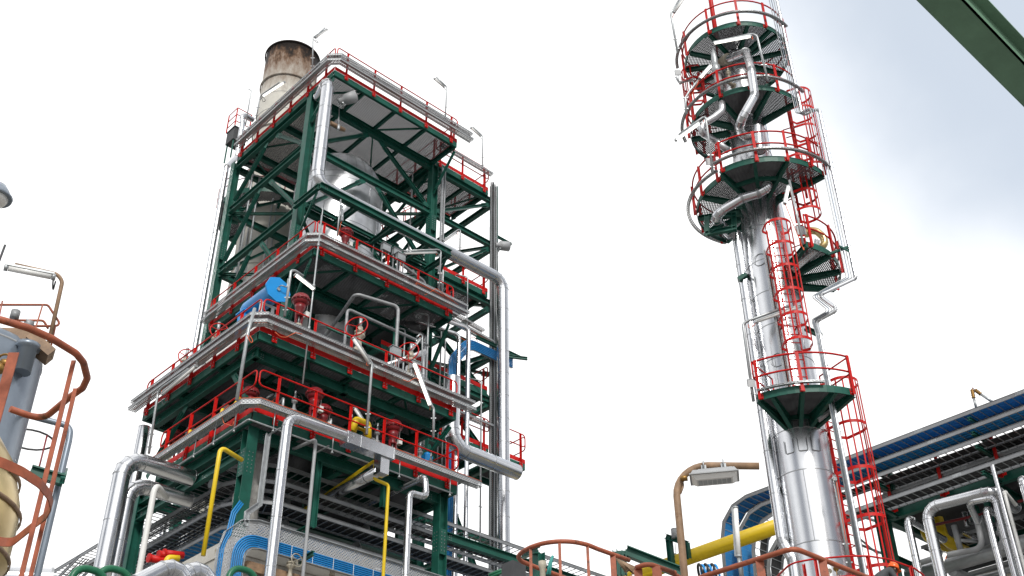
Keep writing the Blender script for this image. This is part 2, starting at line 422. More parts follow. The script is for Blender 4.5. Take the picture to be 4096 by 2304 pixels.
def ladder_tray(name, label, path, w=.6, h=.11, pitch=.3, cables=(), group=None, splice=3.0):
    t = thing(name, label, 'cable tray', V(path[0]), group)
    for sx in (-1, 1):
        m = MB(); off = offset_path(path, sx*w/2)
        m.sweep([(-.004,0),(.004,0),(.004,h),(-.004,h)], off, up=(0,0,1)); m.sweep([(-.02,-.004),(.02,-.004),(.02,.004),(-.02,.004)], off, up=(0,0,1)); m.sweep([(-.02,h-.004),(.02,h-.004),(.02,h+.004),(-.02,h+.004)], off, up=(0,0,1))
        for a, b in zip(off[:-1], off[1:]):
            L = (b-a).length; d = (b-a).normalized(); k = int(L/splice)
            for i in range(1, k+1):
                c = a+d*(L*i/(k+1)); s_ = V((d.y,-d.x,0)); u_ = s_.cross(d)
                m.obox(c+u_*h/2+s_*sx*.008, d*.16, s_*.006, u_*h*.38)
                m.use('bolt')
                for e in (-.11,-.05,.05,.11):
                    for f in (-.02,.02): m.lathe(c+u_*(h/2+f)+d*e+s_*sx*.012, [(.01,0),(.01,.012)], s_*sx, 6, smooth=False)
                m.use('galvanised')
        m.mats = m.mats or []; 
        if not m.mats: m.use('galvanised')
        if 'galvanised' not in m.mats: m.mats.append('galvanised')
        if m.mats[0] != 'galvanised':    # first faces were laid down before use()
            a = m.mats.index('galvanised'); 
            m.m = [0 if q == 0 and m.mats[0] == 'bolt' else q for q in m.m]
        obj('side_rail', m, None, t)
    m = MB(); acc = 0
    for a, b in zip([V(p) for p in path[:-1]], [V(p) for p in path[1:]]):
        L = (b-a).length; d = (b-a).normalized(); s_ = V((d.y,-d.x,0)).normalized() if abs(d.z) < .99 else V((1,0,0)); x = pitch-acc
        while x < L: c = a+d*x; m.bar(c-s_*w/2, c+s_*w/2, .03, .02); x += pitch
        acc = (L-(x-pitch))
    m2 = obj('rungs', m, 'galvanised', t); m2['kind'] = 'stuff'
    for (mt, x0, x1, n, r) in cables:
        m = MB()
        pts = []
        for i in range(n):
            x = x0+(x1-x0)*i/max(1,n-1); zz = .02+r+random.random()*.03
            m.sweep([(r*math.cos(2*math.pi*k/6), r*math.sin(2*math.pi*k/6)) for k in range(6)], [p+V((0,0,zz)) for p in offset_path(path, x)], smooth=True)
        obj('cable_bundle', m, mt, t)
    return t
def guard_rail(t, side, a, b, H, out, rh=1.15, posts=None, sp=1.5, e0=.3, e1=.3, mid=.52, loops=(1,1), low=-.42):
    """one side of guard rail: closed tube loop, flat posts bolted over the kick plate"""
    a, b, out = V((a[0],a[1],H)), V((b[0],b[1],H)), V(out); d = (b-a).normalized(); L = (b-a).length
    z1, z2 = V((0,0,rh)), V((0,0,mid)); oo = out*.05
    gr = MB()
    p = [a+oo+d*(.02), b+oo-d*(.02)]
    loop = fillet([p[0].lerp(p[1],.5)+z1, p[1]+z1, p[1]+z2, p[0]+z2, p[0]+z1, p[0].lerp(p[1],.5)+z1], .16, 5)
    gr.tube(loop, .027, 8, caps=False)
    g_ = obj('guard_rail', gr, 'red_paint', t)
    if posts is None:
        k = max(1, round((L-e0-e1)/sp)); posts = [e0+(L-e0-e1)*i/k for i in range(k+1)]
    for x in posts:
        m = MB().use('red_paint'); c = a+d*x+out*.075
        m.obox(c+V((0,0,(rh+low)/2-.02)), d*.006, out*.045, V((0,0,(rh-low)/2)))
        m.obox(c-out*.045+V((0,0,(rh+low)/2-.02)), d*.05, out*.005, V((0,0,(rh-low)/2)))
        m.obox(c+out*.0+d*.0+V((0,0,low+.10)), d*.095, out*.008, V((0,0,.13)))
        m.use('bolt'); bolts(m, c+out*.008+V((0,0,low+.10)), d, (0,0,1), out, su=.12, sv=.11, r=.017)
        obj('post', m, None, g_)
    return g_
def stepped(poly, H, out): pass
def platform(name, label, x0, x1, y0, y1, H, rails, rh=1.15, kick=(1,1,1,1), holes=(), group='steel grating platforms', joists=(), xj=(), ang=0., rail_args={}, loc=None, beamh=.3, diag=True, pitch=.08):
    t = thing(name, label, 'platform', (x0, y0, H-.2), group)
    m = MB(); grating(m, [[(x0+.1,y0+.1),(x1-.1,y0+.1),(x1-.1,y1-.1),(x0+.1,y1-.1)]]+[list(h) for h in holes], H-.21, ang, pitch); obj('grating', m, 'grate_steel', t)
    S = {'front':((x0,y0),(x1,y0),(0,-1,0)), 'left':((x0,y0),(x0,y1),(-1,0,0)), 'right':((x1,y0),(x1,y1),(1,0,0)), 'back':((x0,y1),(x1,y1),(0,1,0))}
    zb = H-.2-beamh/2
    for (k, (a, b, o)), kk in zip(S.items(), kick):
        a3, b3, o3 = V((*a,0)), V((*b,0)), V(o); d = (b3-a3).normalized(); tr = .1 if k in ('left','right') else 0
        m = MB(); m.chan(a3+d*tr+V((0,0,zb)), b3-d*tr+V((0,0,zb)), beamh, .09, -o3); obj('edge_beam', m, 'green_paint', t)
        if kk:
            m = MB(); m.bar(a3+o3*.012+V((0,0,H-.09)), b3+o3*.012+V((0,0,H-.09)), .012, .2); obj('kick_plate', m, 'red_paint', t)
    for k in rails:
        a, b, o = S[k]; guard_rail(t, k, a, b, H, o, rh, **rail_args.get(k, {}))
    for x in joists: m = MB(); m.ibeam((x, y0+.11, zb+.03), (x, y1-.11, zb+.03), .2, .12); obj('joist', m, 'green_paint', t)
    for y in xj: m = MB(); m.ibeam((x0+.11, y, zb-.03), (x1-.11, y, zb-.03), .28, .18); obj('joist', m, 'green_paint', t)
    if diag:
        xs = [x0]+list(joists)+[x1]; ys = [y0]+list(xj)+[y1]
        for i in range(len(xs)-1):
            for j in range(len(ys)-1):
                if (i*3+j*2+int(H)) % 2: continue
                a, b = ((xs[i],ys[j]),(xs[i+1],ys[j+1])) if (i+j) % 2 else ((xs[i+1],ys[j]),(xs[i],ys[j+1]))
                if (V(b)-V(a)).length > 4.6: continue
                m = MB(); m.bar((*a,zb-.02),(*b,zb-.02),.07,.07); obj('brace', m, 'green_paint', t)
    return t
# ================================================================ MAIN GREEN STEEL TOWER
A, B, C, D, B2, D2 = (19.3,33.4), (26.4,33.4), (19.3,39.9), (30.4,33.4), (26.4,39.9), (30.4,39.9)
E_, F_, G_, H_ = (15.75,28.5), (23.45,28.5), (15.75,35.5), (23.45,35.5)
tower = thing('steel_frame', 'tall green steel frame tower with chevron braces holding all the platforms', 'steel frame', (23, 34, GZ))
def column(p, z0, z1, w_=.30, d_=.30, turn=False, splice=()):
    m = MB().use('green_paint'); m.ibeam((*p,z0), (*p,z1), d_, w_, up=(0,1,0) if not turn else (1,0,0), tf=.028, tw=.018)
    for z in splice:
        for o in ((0,-1),(-1,0)):
            c = V((p[0]+o[0]*.165, p[1]+o[1]*.165, z)); u_ = V((abs(o[1]),abs(o[0]),0))
            m.use('green_paint').obox(c, u_*.13, V((o[0],o[1],0))*.01, V((0,0,.45))); m.use('bolt'); bolts(m, c+V((o[0],o[1],0))*.01, u_, (0,0,1), (o[0],o[1],0), 2, 6, .13, .13, .017)
        m.use('green_paint')
    return obj('column', m, None, tower)
column(A, GZ, 36.3, .36, .36, True, (28.3,20.5)); column(B, GZ, 36.3, .36, .36, True, (32.6,28.2)); column(C, GZ, 36.3, .34, .34, True, (30.9,25.6)); column(D, GZ, 37.1, .3, .3, True, (34,29,24.5))
column(B2, GZ, 36.3); column(D2, GZ, 36.3)
column(E_, GZ, 16.3, .36, .36, False, (15.1,)); column(F_, GZ, 16.3, .36, .36, True, (14.6,12.7)); column(G_, GZ, 16.4, .36, .36, True, (13.2,)); column(H_, GZ, 19.2)
def girder(p, q, h=.32, w_=.2):
    m = MB().use('green_paint'); m.ibeam(p, q, h, w_, tf=.024); d = (V(q)-V(p)).normalized(); s_ = V((d.y,-d.x,0))
    for e in (V(p)+d*.3, V(q)-d*.3):
        for sg in (-1, 1):
            m.use('bolt'); bolts(m, e+s_*sg*.012, d, (0,0,1), s_*sg, 2, 3, .08, .08, .016)
    m.use('green_paint')
    return obj('beam', m, None, tower)
for z in (36.0, 33.25, 29.75, 25.95):
    girder((A[0],A[1]+.18,z), (C[0],C[1]-.18,z)); girder((A[0]+.18,A[1],z), (B[0]-.18,B[1],z)); girder((B[0],B[1]+.18,z), (B2[0],B2[1]-.18,z)); girder((C[0]+.18,C[1],z), (B2[0]-.18,B2[1],z))
for z in (36.0, 33.25, 29.75, 27.0, 24.5, 21.5, 14.9): girder((B[0]+.18,B[1],z), (D[0]-.18,D[1],z), .28); girder((D[0],D[1]+.18,z), (D2[0],D2[1]-.18,z), .28)
for z in (19.15, 16.15):
    girder((E_[0]+.18,E_[1],z) if z < 17 else (15.7,28.9,z), (F_[0]-.18,F_[1],z) if z < 17 else (23.5,28.9,z), .36); girder((E_[0],E_[1]+.2,z), (G_[0],G_[1],z), .36); girder((F_[0],F_[1]+.2,z), (F_[0],33.2,z), .36)
    girder((15.9,33.4,z), (19.1,33.4,z), .36); girder((A[0]+.2,A[1],z), (B[0]-.2,B[1],z), .36); girder((A[0],28.7,z), (A[0],33.2,z), .36); girder((A[0],33.6,z), (A[0],39.7,z), .36); girder((15.75,35.5,z), (19.1,35.5,z), .36)
    girder((B[0],B[1]+.18,z), (B2[0],B2[1]-.18,z)); girder((C[0]+.18,C[1],z), (B2[0]-.18,B2[1],z))
def brace(p, q, w_=.16, h_=.16, material='green_paint', kind='ibeam'):
    p, q = V(p), V(q); d = (q-p).normalized(); m = MB().use(material)
    if kind == 'bar': m.bar(p+d*.25, q-d*.25, w_, h_)
    else: m.ibeam(p+d*.3, q-d*.3, h_, w_, tf=.014, tw=.01)
    hz = V((d.x,d.y,0)); s_ = V((d.y,-d.x,0)).normalized() if hz.length > .01 else V((1,0,0))
    for e, sg in ((p,1),(q,-1)):
        m.use(material).obox(e+d*sg*.30, d*.30, s_*.009, s_.cross(d)*.13); 
        for k in (-1,1): m.use('bolt'); bolts(m, e+d*sg*.42+s_*k*.009, d, s_.cross(d), s_*k, 2, 2, .09, .09, .017)
    return obj('brace', m, None, tower)
mAC = (A[1]+C[1])/2; mAB = (A[0]+B[0])/2-.05
for z0, z1 in ((33.4,35.85),(29.9,33.1),(26.1,29.6)):
    for (a, c) in ((A[1]+.25, mAC-.35), (C[1]-.25, mAC+.35)): brace((A[0], a, z0+.1), (A[0], c, z1-.05)); brace((B[0], a, z0+.1), (B[0], c, z1-.05), .12, .12)
    for (a, c) in ((A[0]+.25, mAB-.35), (B[0]-.25, mAB+.35)): brace((a, A[1], z0+.1), (c, A[1], z1-.05)); 
    brace((B[0]+.3,B[1],z0+.1), (D[0]-.3,B[1],z1-.1), .14, .14)
    for (a, c) in ((A[0]+.25, mAB-.35), (B[0]-.25, mAB+.35)): brace((a, C[1], z0+.1), (c, C[1], z1-.05), .12, .12)
for z0, z1 in ((24.6,26.9),(21.6,24.4)): brace((B[0]+.3,B[1],z0), (D[0]-.3,B[1],z1), .2, .2); brace((B[0]+.3,B[1],z1), (D[0]-.3,B[1],z0), .2, .2)
brace((B[0]+.3,B[1],21.2), (D[0]-.3,B[1],15.2), .2, .2)
for z in (33.2,29.7):      # plan bracing and the rear bays
    brace((A[0],A[1],z), (B2[0],B2[1],z), .12, .12); brace((B[0],B[1],z), (C[0],C[1],z), .12, .12)
for z0, z1 in ((33.4,35.85),(29.9,33.1),(26.1,29.6)):
    brace((D[0],D[1]+.3,z0), (D2[0],D2[1]-.3,z1), .14, .14); brace((B2[0]+.3,B2[1],z1), (D2[0]-.3,D2[1],z0), .14, .14); girder((B2[0]+.18,B2[1],z1), (D2[0]-.18,D2[1],z1), .26)
    brace((B[0],B[1]+.3,z1), (B2[0],B2[1]-.3,z0), .12, .12)
# corner brackets under the overhangs
brace((19.2,31.6,36.0), (19.3,33.35,34.6), .1, .1, kind='bar'); brace((26.3,31.7,35.95), (26.4,33.35,34.4), .1, .1, kind='bar')
brace((18.95,31.4,25.9), (19.3,33.35,24.0), .1, .1, kind='bar'); brace((26.0,31.4,25.9), (26.4,33.35,24.0), .14, .14)
brace((23.7,28.4,19.1), (23.45,30.8,17.2), .12, .12, kind='bar'); brace((15.75,30.2,19.0), (15.75,28.6,17.0), .12, .12, kind='bar'); brace((15.75,33.2,19.0), (15.75,35.4,17.0), .16, .16)
brace((17.3,28.9,19.0), (19.3,33.2,17.0), .18, .18); brace((21.5,28.9,19.0), (19.3,33.2,17.0), .18, .18)
# pipe outrigger below the second tier: two long rails with ties
girder((18.95,31.35,29.55), (25.95,31.35,29.55), .3, .2); girder((19.5,33.1,29.9), (25.95,33.1,29.9), .2, .14)
for x in (18.95,20.9,22.85,24.75,25.95): girder((x,31.45,29.55), (x,33.2,29.55), .26, .16)
brace((19.0,31.6,29.4), (19.3,33.3,28.1), .09, .09, kind='bar'); brace((25.9,31.6,29.4), (26.3,33.3,28.1), .09, .09, kind='bar')
# hangers and beams round the tray level
for x in (18.3,21.0):
    m = MB(); m.ibeam((x,28.5,13.75 if x < 20 else 15.2), (x,28.5,16.0), .2, .2, up=(1,0,0)); obj('hanger', m, 'green_paint', tower)
girder((15.7,28.8,15.5), (15.7,35.4,15.5), .3); girder((23.6,28.5,14.9), (27.6,28.5,14.9), .3); girder((23.45,28.7,13.6), (23.45,34,13.6), .4, .24); girder((18.3,28.7,13.7), (18.3,34,13.7), .3, .2)
girder((27.6,28.5,14.9), (40.5,28.5,14.9), .3); girder((26.4,33.4,17.9), (30.2,33.4,17.9), .26)
for x in (27.3,33.5,40.4): m = MB(); m.ibeam((x,28.5,GZ if x > 33 else 12.2),(x,28.5,14.8),.2,.2,up=(1,0,0)); obj('column', m, 'green_paint', tower)
girder((19.4,39.9,21.0), (26.2,39.9,21.0)); girder((30.4,33.6,18), (30.4,39.7,18))
# ---------------------------------------------------------------- platforms
def stair(label, a, b, w_=.8, side=(0,1,0)):
    a, b, s_ = V(a), V(b), V(side); t = thing('stair', label, 'stairs', a, 'steel stairs behind the domed vessel'); n = int(abs(b.z-a.z)/.22); f = V((b.x-a.x,b.y-a.y,0)).normalized()
    for sg in (-1,1):
        m = MB(); m.bar(a+s_*sg*w_/2, b+s_*sg*w_/2, .02, .22); obj('stringer', m, 'green_paint', t)
        m = MB(); m.tube([a+s_*sg*w_/2+V((0,0,1)), b+s_*sg*w_/2+V((0,0,1))], .024, 6)
        for k in range(5): q = a.lerp(b,k/4)+s_*sg*w_/2; m.bar(q, q+V((0,0,1)), .05, .03)
        obj('handrail', m, 'red_paint', t)
    for k in range(n): q = a.lerp(b,(k+.5)/n); m = MB(); m.obox(q, f*.12, s_*w_*.48, V((0,0,.015))); obj('tread', m, 'grate_steel', t)
    return t
stair('upper steel stair with red handrails behind the right front column', (28.6,37.2,30.4), (25.6,37.2,33.6))
stair('middle steel stair with red handrails seen through the right bay', (25.6,38.2,27.2), (28.6,38.2,30.4))
stair('top steel stair climbing to the shoulder platform', (25.9,37.2,33.6), (28.7,37.2,36.4))
vx, vy, vr = 22.9, 36.1, 2.08                       # big domed vessel
circ = lambda cx, cy, r, n=28: [(cx+r*math.cos(2*math.pi*i/n), cy+r*math.sin(2*math.pi*i/n)) for i in range(n)]
platform('grating_platform', 'topmost grated platform with red kick plates high on the steel tower', 19.15, 26.3, 31.55, 39.55, 36.6, ('front','left','right'), 1.19, joists=(20.9,22.7,24.5), xj=(33.4,36.0,38.6), rail_args={'front':dict(e0=.6,e1=.4),'left':dict(e0=.6,e1=.4)})
platform('grating_platform', 'narrow grated platform at the right shoulder of the tower top under a lamp', 26.35, 29.85, 33.25, 36.2, 36.6, ('front','right'), 1.15, joists=(27.5,28.7), xj=(), kick=(1,0,1,1))
platform('grating_platform', 'small grated platform behind the big silver pipe right of the tower', 26.7, 29.85, 33.25, 36.2, 30.4, ('front','right'), 1.1, joists=(28.3,), kick=(1,0,1,1))
platform('grating_platform', 'grated platform with red edge under the silver domed vessel, level with its waist', 18.9, 26.0, 31.2, 39.1, 26.5, ('front','left','right'), 1.14, joists=(20.8,22.6,24.4), xj=(33.4,36.0,38.6), holes=(circ(vx,vy,1.5),), rail_args={'front':dict(e0=.35,e1=.35),'left':dict(e0=1.0,e1=.3)})
platform('grating_platform', 'widest grated platform with two red handwheel valves along its front', 15.4, 23.8, 28.2, 35.9, 19.8, ('front','left'), 1.05, joists=(17.3,19.3,21.4), xj=(30.8,33.4), ang=0., rail_args={'front':dict(e0=.55,e1=.3),'left':dict(e0=1.2,e1=.4)})
platform('grating_platform', 'lowest tower platform with red kick plates and yellow gas pipe behind its rail', 15.45, 23.7, 27.95, 34.0, 16.78, ('front','left','right'), 1.28, joists=(17.3,19.3,21.4), xj=(30.8,), rail_args={'front':dict(e0=.75,e1=.5,mid=.72),'left':dict(e0=.9,e1=.5,mid=.72)})
platform('grating_platform', 'grated platform between the two rear columns beside the blue cable bundle', 23.9, 29.9, 33.3, 39.6, 25.1, ('right',), 1.1, joists=(26,28), kick=(1,0,1,0))
platform('grating_platform', 'grated landing behind the big silver pipe with a red looped rail end', 25.5, 29.9, 33.2, 38.9, 22.15, ('front',), 1.2, joists=(27,28.5), kick=(1,0,1,0), rail_args={'front':dict(mid=.6)})
platform('grating_platform', 'far right grated stub platform poking out past the silver riser', 30.6, 32.1, 33.2, 35.5, 22.15, ('front','right'), 1.2, joists=(), kick=(1,0,1,0), diag=False, rail_args={'front':dict(mid=.6)})
m = MB(); grating(m, [[(19.4,33.6),(26.3,33.6),(26.3,39.7),(19.4,39.7)]], 19.6)
tag(obj('walkway_grating', m, 'grate_steel'), 'dark floor grating deep inside the tower behind the widest platform', 'platform')
m = MB(); grating(m, [[(19.4,33.6),(26.3,33.6),(26.3,39.7),(19.4,39.7)]], 16.5)
tag(obj('walkway_grating', m, 'grate_steel'), 'dark floor grating deep inside the tower at the lowest platform height', 'platform')
# ---------------------------------------------------------------- trays hung outside the rails
def corner_tray(label, x0, x1, y0, y1, z, o, cab, w_=.28, h_=.09, c=.35, gap=0):
    p = [(x1,y0-o,z), (x0-o+c,y0-o,z), (x0-o,y0-o+c,z), (x0-o,y1,z)]
    return tray('cable_tray', label, p, w_, h_, cab, 'perforated cable trays along the platform rails')
blk = lambda *xs: ('black_cable', xs, .10, .016)
org = lambda *xs: ('orange_cable', xs, .105, .012)
corner_tray('upper perforated tray round the topmost platform rail', 19.15, 27.0, 31.55, 39.3, 37.10, .24, (blk(-.08,0,.05,.1),), .26)
corner_tray('lower perforated tray round the topmost platform rail', 19.15, 27.0, 31.55, 39.3, 36.72, .28, (blk(-.1,-.05,.03),), .3, .1)
corner_tray('upper perforated tray round the platform at the domed vessel', 18.9, 26.6, 31.2, 39.1, 26.78, .24, (blk(-.06,0,.06),), .22)
corner_tray('lower tray with orange cables round the platform at the domed vessel', 18.9, 26.6, 31.2, 39.1, 26.38, .30, (blk(-.1,-.04,.02),org(.07,.1)), .3, .1)
corner_tray('upper tray with black cables round the widest platform rail', 15.4, 24.4, 28.2, 36.3, 20.05, .28, (blk(-.08,-.03,.02,.07),), .24)
corner_tray('lower tray round the widest platform rail', 15.4, 24.4, 28.2, 36.3, 19.74, .3, (blk(-.1,-.04,.02),org(.09,)), .3, .1)
corner_tray('wide tray with black and orange cables round the lowest tower platform', 15.45, 24.4, 27.95, 34.2, 16.60, .40, (('black_cable',(-.10,-.06,.02,.08,.11),.175,.022),('orange_cable',(-.12,.12),.20,.013),blk(.06,.1)), .26, .16)
tray('cable_tray', 'short tray on the rail of the right shoulder platform', [(26.5,33.0,37.3),(29.9,33.0,37.3)], .25, .08, (blk(0,.05),))
tray('cable_tray', 'short red railed tray with loops behind the big pipe at the right', [(27.0,33.0,31.1),(29.9,33.0,31.1)], .25, .08, (blk(0,.05),org(-.05,)))
tray('cable_tray', 'tray with orange cables crossing high above the blue cable bundle', [(24.4,32.9,27.55),(29.9,32.9,27.2)], .3, .08, (blk(0,.05),org(-.05,-.1)))
tray('cable_tray', 'upper empty tray above the blue cable bundle', [(25.0,32.9,27.95),(29.3,32.9,27.6)], .22, .08, ())
tray('cable_tray', 'tray on the rail of the landing behind the big silver pipe', [(26.0,33.0,22.95),(29.9,33.0,22.95)], .3, .08, (blk(0,.06),org(-.08,)))
# vertical risers up the right rear column
tray('cable_riser', 'tall vertical perforated riser on the right rear column', [(30.15,33.05,GZ+6),(30.15,33.05,36.8)], .16, .06, (blk(-.04,),), up=(0,-1,0))
tray('cable_riser', 'second tall riser with black cables beside the right rear column', [(29.9,33.0,13.0),(29.9,33.0,36.8)], .18, .06, (blk(-.05,0,.04),('orange_cable',(.07,),.03,.01)), up=(0,-1,0))
tray('cable_riser', 'perforated riser up the right front column of the upper tower', [(26.75,33.05,26.8),(26.75,33.05,36.0)], .2, .06, (blk(0,),), up=(0,-1,0))
# blue bundle wrapped round the rear column
t = thing('blue_cable_bundle', 'thick blue cable bundle bending over beside the rear column', 'cables', (27.6,32.6,8))
bp_ = [(27.35,32.7,6.0),(27.35,32.7,25.2),(28.25,32.7,26.45),(30.9,32.7,26.45)]
m = MB(); m.sweep([(-.03,-.32),(-.03,.32)], fillet(bp_,.7,4), closed=False, up=(0,-1,0), uvs=True); 
pf = fillet(bp_, .7, 4)
m = MB(); m.sweep([(-.25,-.05),(-.25,0),(.25,0),(.25,-.05)], pf, closed=False, up=(0,-1,0), uvs=True); obj('tray_channel', m, 'perforated', t)
for i in range(6):
    x = -.21+.084*i; m = MB(); m.sweep([(x+.034*math.cos(k*math.pi/3), .04+.034*math.sin(k*math.pi/3)) for k in range(6)], pf, up=(0,-1,0), smooth=True); obj('cable', m, 'blue_cable', t)
# ================================================================ TALL POLISHED COLUMN (right)
CX, CY = 26.58, 15.95
def pol(az, r, z=0): a = R(az); return V((CX+r*math.sin(a), CY+r*math.cos(a), z))
def arc(a0, a1, r, z=0, n=None):
    n = n or max(2, int(abs(a1-a0)/6)); return [pol(a0+(a1-a0)*i/n, r, z) for i in range(n+1)]
col = thing('distillation_column', 'tall polished aluminium clad column carrying round platforms at the right', 'column', (CX,CY,GZ))
def clad(prof, seams, strips=()):
    m = MB().use('cladding'); m.lathe((CX,CY,0), prof, seg=48, caps=True); 
    def rad(z):
        for (r0,z0),(r1,z1) in zip(prof[:-1],prof[1:]):
            if z0 <= z <= z1: return r0+(r1-r0)*(z-z0)/(z1-z0)
        return prof[-1][0]
    m.use('alu_seam')
    for z in seams: r = rad(z); m.lathe((CX,CY,z-.018), [(r,0),(r+.010,.008),(r+.010,.028),(r,.036)], seg=48, caps=False)
    zs = [prof[0][1]]+list(seams)+[prof[-1][1]]
    for i, (a, b) in enumerate(zip(zs[:-1], zs[1:])):      # vertical lap of every sheet with its rivets
        for k in range(3):
            az = (i*47+k*120+205) % 360; r = rad(a)+.004; r2 = rad(b)+.004
            m.bar(pol(az,r,a+.02), pol(az,r2,b-.02), .02, .006)
            for j in range(1, int((b-a)/.16)): q = a+j*.16; m.lathe(pol(az+1.5,rad(q),q), [(.008,0),(.006,.006)], pol(az+1.5,1)-pol(az+1.5,0), 5, smooth=False)
    return m
m = clad([(.82,GZ),(.82,13.2),(.80,17),(.80,21.0),(.70,23.4),(.66,23.8),(.66,27.2),(.60,28.4),(.60,31.0),(.45,31.3),(.05,31.45)],
         [GZ+1.2*i for i in range(1,12)]+[13.6,14.9,16.1,17.3,18.5,19.7,20.9,22.2,24.6,25.6,26.6,27.9,28.8,29.7])
o = obj('shell', m, None, col); o.data.set_sharp_from_angle(angle=R(25))
def reinforcement(az, z, w_=.26, h_=.4):    # riveted patch where a bracket goes through the cladding
    m = MB(); n = pol(az,1)-pol(az,0); u = V((n.y,-n.x,0)); c = pol(az,.83,z); m.tube(fillet([c+u*w_/2+V((0,0,h_/2)), c+u*w_/2-V((0,0,h_/2)), c-u*w_/2-V((0,0,h_/2)), c-u*w_/2+V((0,0,h_/2))],.05,3), .012, 6)
    obj('cladding_patch', m, 'alu_seam', col)
for az in (-98,-125,-152): reinforcement(az, 14.35)
for az in (-85,-118,-150): reinforcement(az, 22.5)
for az, z in ((-100,20.9),(-103,17.2),(-122,25.0),(-128,29.1)):   # round inspection covers
    m = MB(); n = pol(az,1)-pol(az,0); m.ring(pol(az,.81 if z < 22 else .68,z), n, .22, .012, 20, 5); obj('inspection_cover', m, 'alu_seam', col)
def round_platform(label, a0, a1, R_, z, rin=.75, beams=(), rails=(), posts=(), tray_arc=None, rh=1.12, bracket=.9, chord=None, segs=None, cab=(), rail_r=None, sides=True):
    """sector platform from azimuth a0 to a1 (a1 > a0)"""
    t = thing('round_platform', label, 'platform', pol((a0+a1)/2, R_, z), 'platforms round the polished column')
    n = max(3, int((a1-a0)/5)); outer = arc(a0, a1, R_, z, n)
    bounds = [a0]+[b for b in beams if a0 < b < a1]+[a1]
    gm = MB()
    full = a1-a0 > 355
    for b0, b1 in zip(bounds[:-1], bounds[1:]):
        pl = [(p.x,p.y) for p in arc(b0,b1,R_-.03,z)]+[(p.x,p.y) for p in arc(b1,b0,rin,z)]
        mid = R((b0+b1)/2); grating(gm, [pl], z+.05, math.atan2(-math.sin(mid), math.cos(mid)), .055, .02, .034, .12)
    obj('grating', gm, 'grate_steel', t)
    m = MB(); m.sweep([(-.008,-.12),(.008,-.12),(.008,.10),(-.008,.10)], outer if not full else outer[:-1], up=(0,0,1), loop=full)
    obj('rim_beam', m, 'green_paint', t)
    m = MB(); m.sweep([(-.008,-.1),(.008,-.1),(.008,.08),(-.008,.08)], arc(a0,a1,rin,z,n) if not full else arc(a0,a1,rin,z,n)[:-1], up=(0,0,1), loop=full); obj('inner_ring', m, 'green_paint', t)
    for b in (bounds if not full else bounds[:-1]):
        m = MB(); p, q = pol(b, rin-.08, z-.12), pol(b, R_-.03, z-.02); d = (q-p).normalized(); s_ = V((d.y,-d.x,0)).normalized()
        zt = z+.03     # tapering bracket: web and two flanges
        w_ = .006; P_ = [pol(b,rin-.1,z-.12-bracket*.28), pol(b,R_-.02,z-.13), pol(b,R_-.02,zt), pol(b,rin-.1,zt)]
        m.hexa([P_[0]-s_*w_,P_[1]-s_*w_,P_[2]-s_*w_,P_[3]-s_*w_,P_[0]+s_*w_,P_[1]+s_*w_,P_[2]+s_*w_,P_[3]+s_*w_])
        m.bar(P_[0],P_[1],.11,.012); m.bar(P_[3]-V((0,0,.01)),P_[2]-V((0,0,.01)),.11,.012)
        obj('bracket', m, 'green_paint', t)
    for (r0, r1) in rails:
        fl = r1-r0 > 355; rr = R_+.04; g_ = MB()
        for h in (rh, rh*.55):
            pa = arc(r0,r1,rr,z+h); g_.tube(pa[:-1] if fl else pa, .029, 6, loop=fl)
        if not fl:
            for e in (r0, r1): g_.tube([pol(e,rr,z+rh), pol(e,rr,z+rh*.55)], .024, 6)
        g_ = obj('guard_rail', g_, 'red_paint', t)
        for pz in posts:
            if not r0-1 <= pz <= r1+1: continue
            nn = pol(pz,1)-pol(pz,0); u = V((nn.y,-nn.x,0)); pm = MB().use('red_paint')
            c = pol(pz, R_+.065, z+(rh-.12)/2); pm.obox(c, u*.006, nn*.04, V((0,0,(rh+.12)/2))); pm.obox(c+nn*.04, u*.045, nn*.005, V((0,0,(rh+.12)/2)))
            pm.obox(pol(pz, R_+.02, z-.02), u*.07, nn*.008, V((0,0,.08))); pm.use('bolt'); bolts(pm, pol(pz,R_+.028,z-.02), u, (0,0,1), nn, 2, 2, .08, .08, .014)
            obj('post', pm, None, g_)
    if tray_arc:
        for (t0, t1, off, zz, cb) in tray_arc:
            tray('cable_tray', cb[0], arc(t0,t1,R_+off,z+zz), .09, .035, cb[1], 'trays curving round the column platforms')
    return t
K_ = lambda *xs: ('black_cable', tuple(x*.65 for x in xs), .022, .012)
O_ = lambda *xs: ('orange_cable', tuple(x*.65 for x in xs), .04, .012)
round_platform('topmost full circle grated platform on the polished column', -180, 180, 1.87, 30.35, .52, beams=(-168,-140,-96,-62,-35,-5,30,75,115,150), rails=((-180,180),), posts=(-160,-130,-98,-60,-25,10,50,90,130,165), tray_arc=[(-186,-30,.28,.28,('black cable tray curving round the topmost column platform',(K_(-.04,0,.04),)))], bracket=.2)
round_platform('second grated platform from the top of the column, cut off on its right side', -186, 8, 1.98, 27.1, .6, beams=(-150,-98,-62,-30), rails=((-186,8),), posts=(-184,-157,-130,-101,-62,-35,-8,6), tray_arc=[(-186,-20,.28,.22,('tray with orange cables curving round the second column platform',(K_(-.04,.0),O_(.04,))))], bracket=.5)
round_platform('broad front half of the third column platform with orange cables round its rim', -186, -94, 2.37, 23.62, .66, beams=(-148,-122), rails=((-186,-94),), posts=(-184,-168,-147,-124,-97), tray_arc=[(-192,-92,.2,.24,('tray with two orange cables round the broad third column platform',(K_(-.05,),O_(-.01,.02,.05))))], bracket=.5)
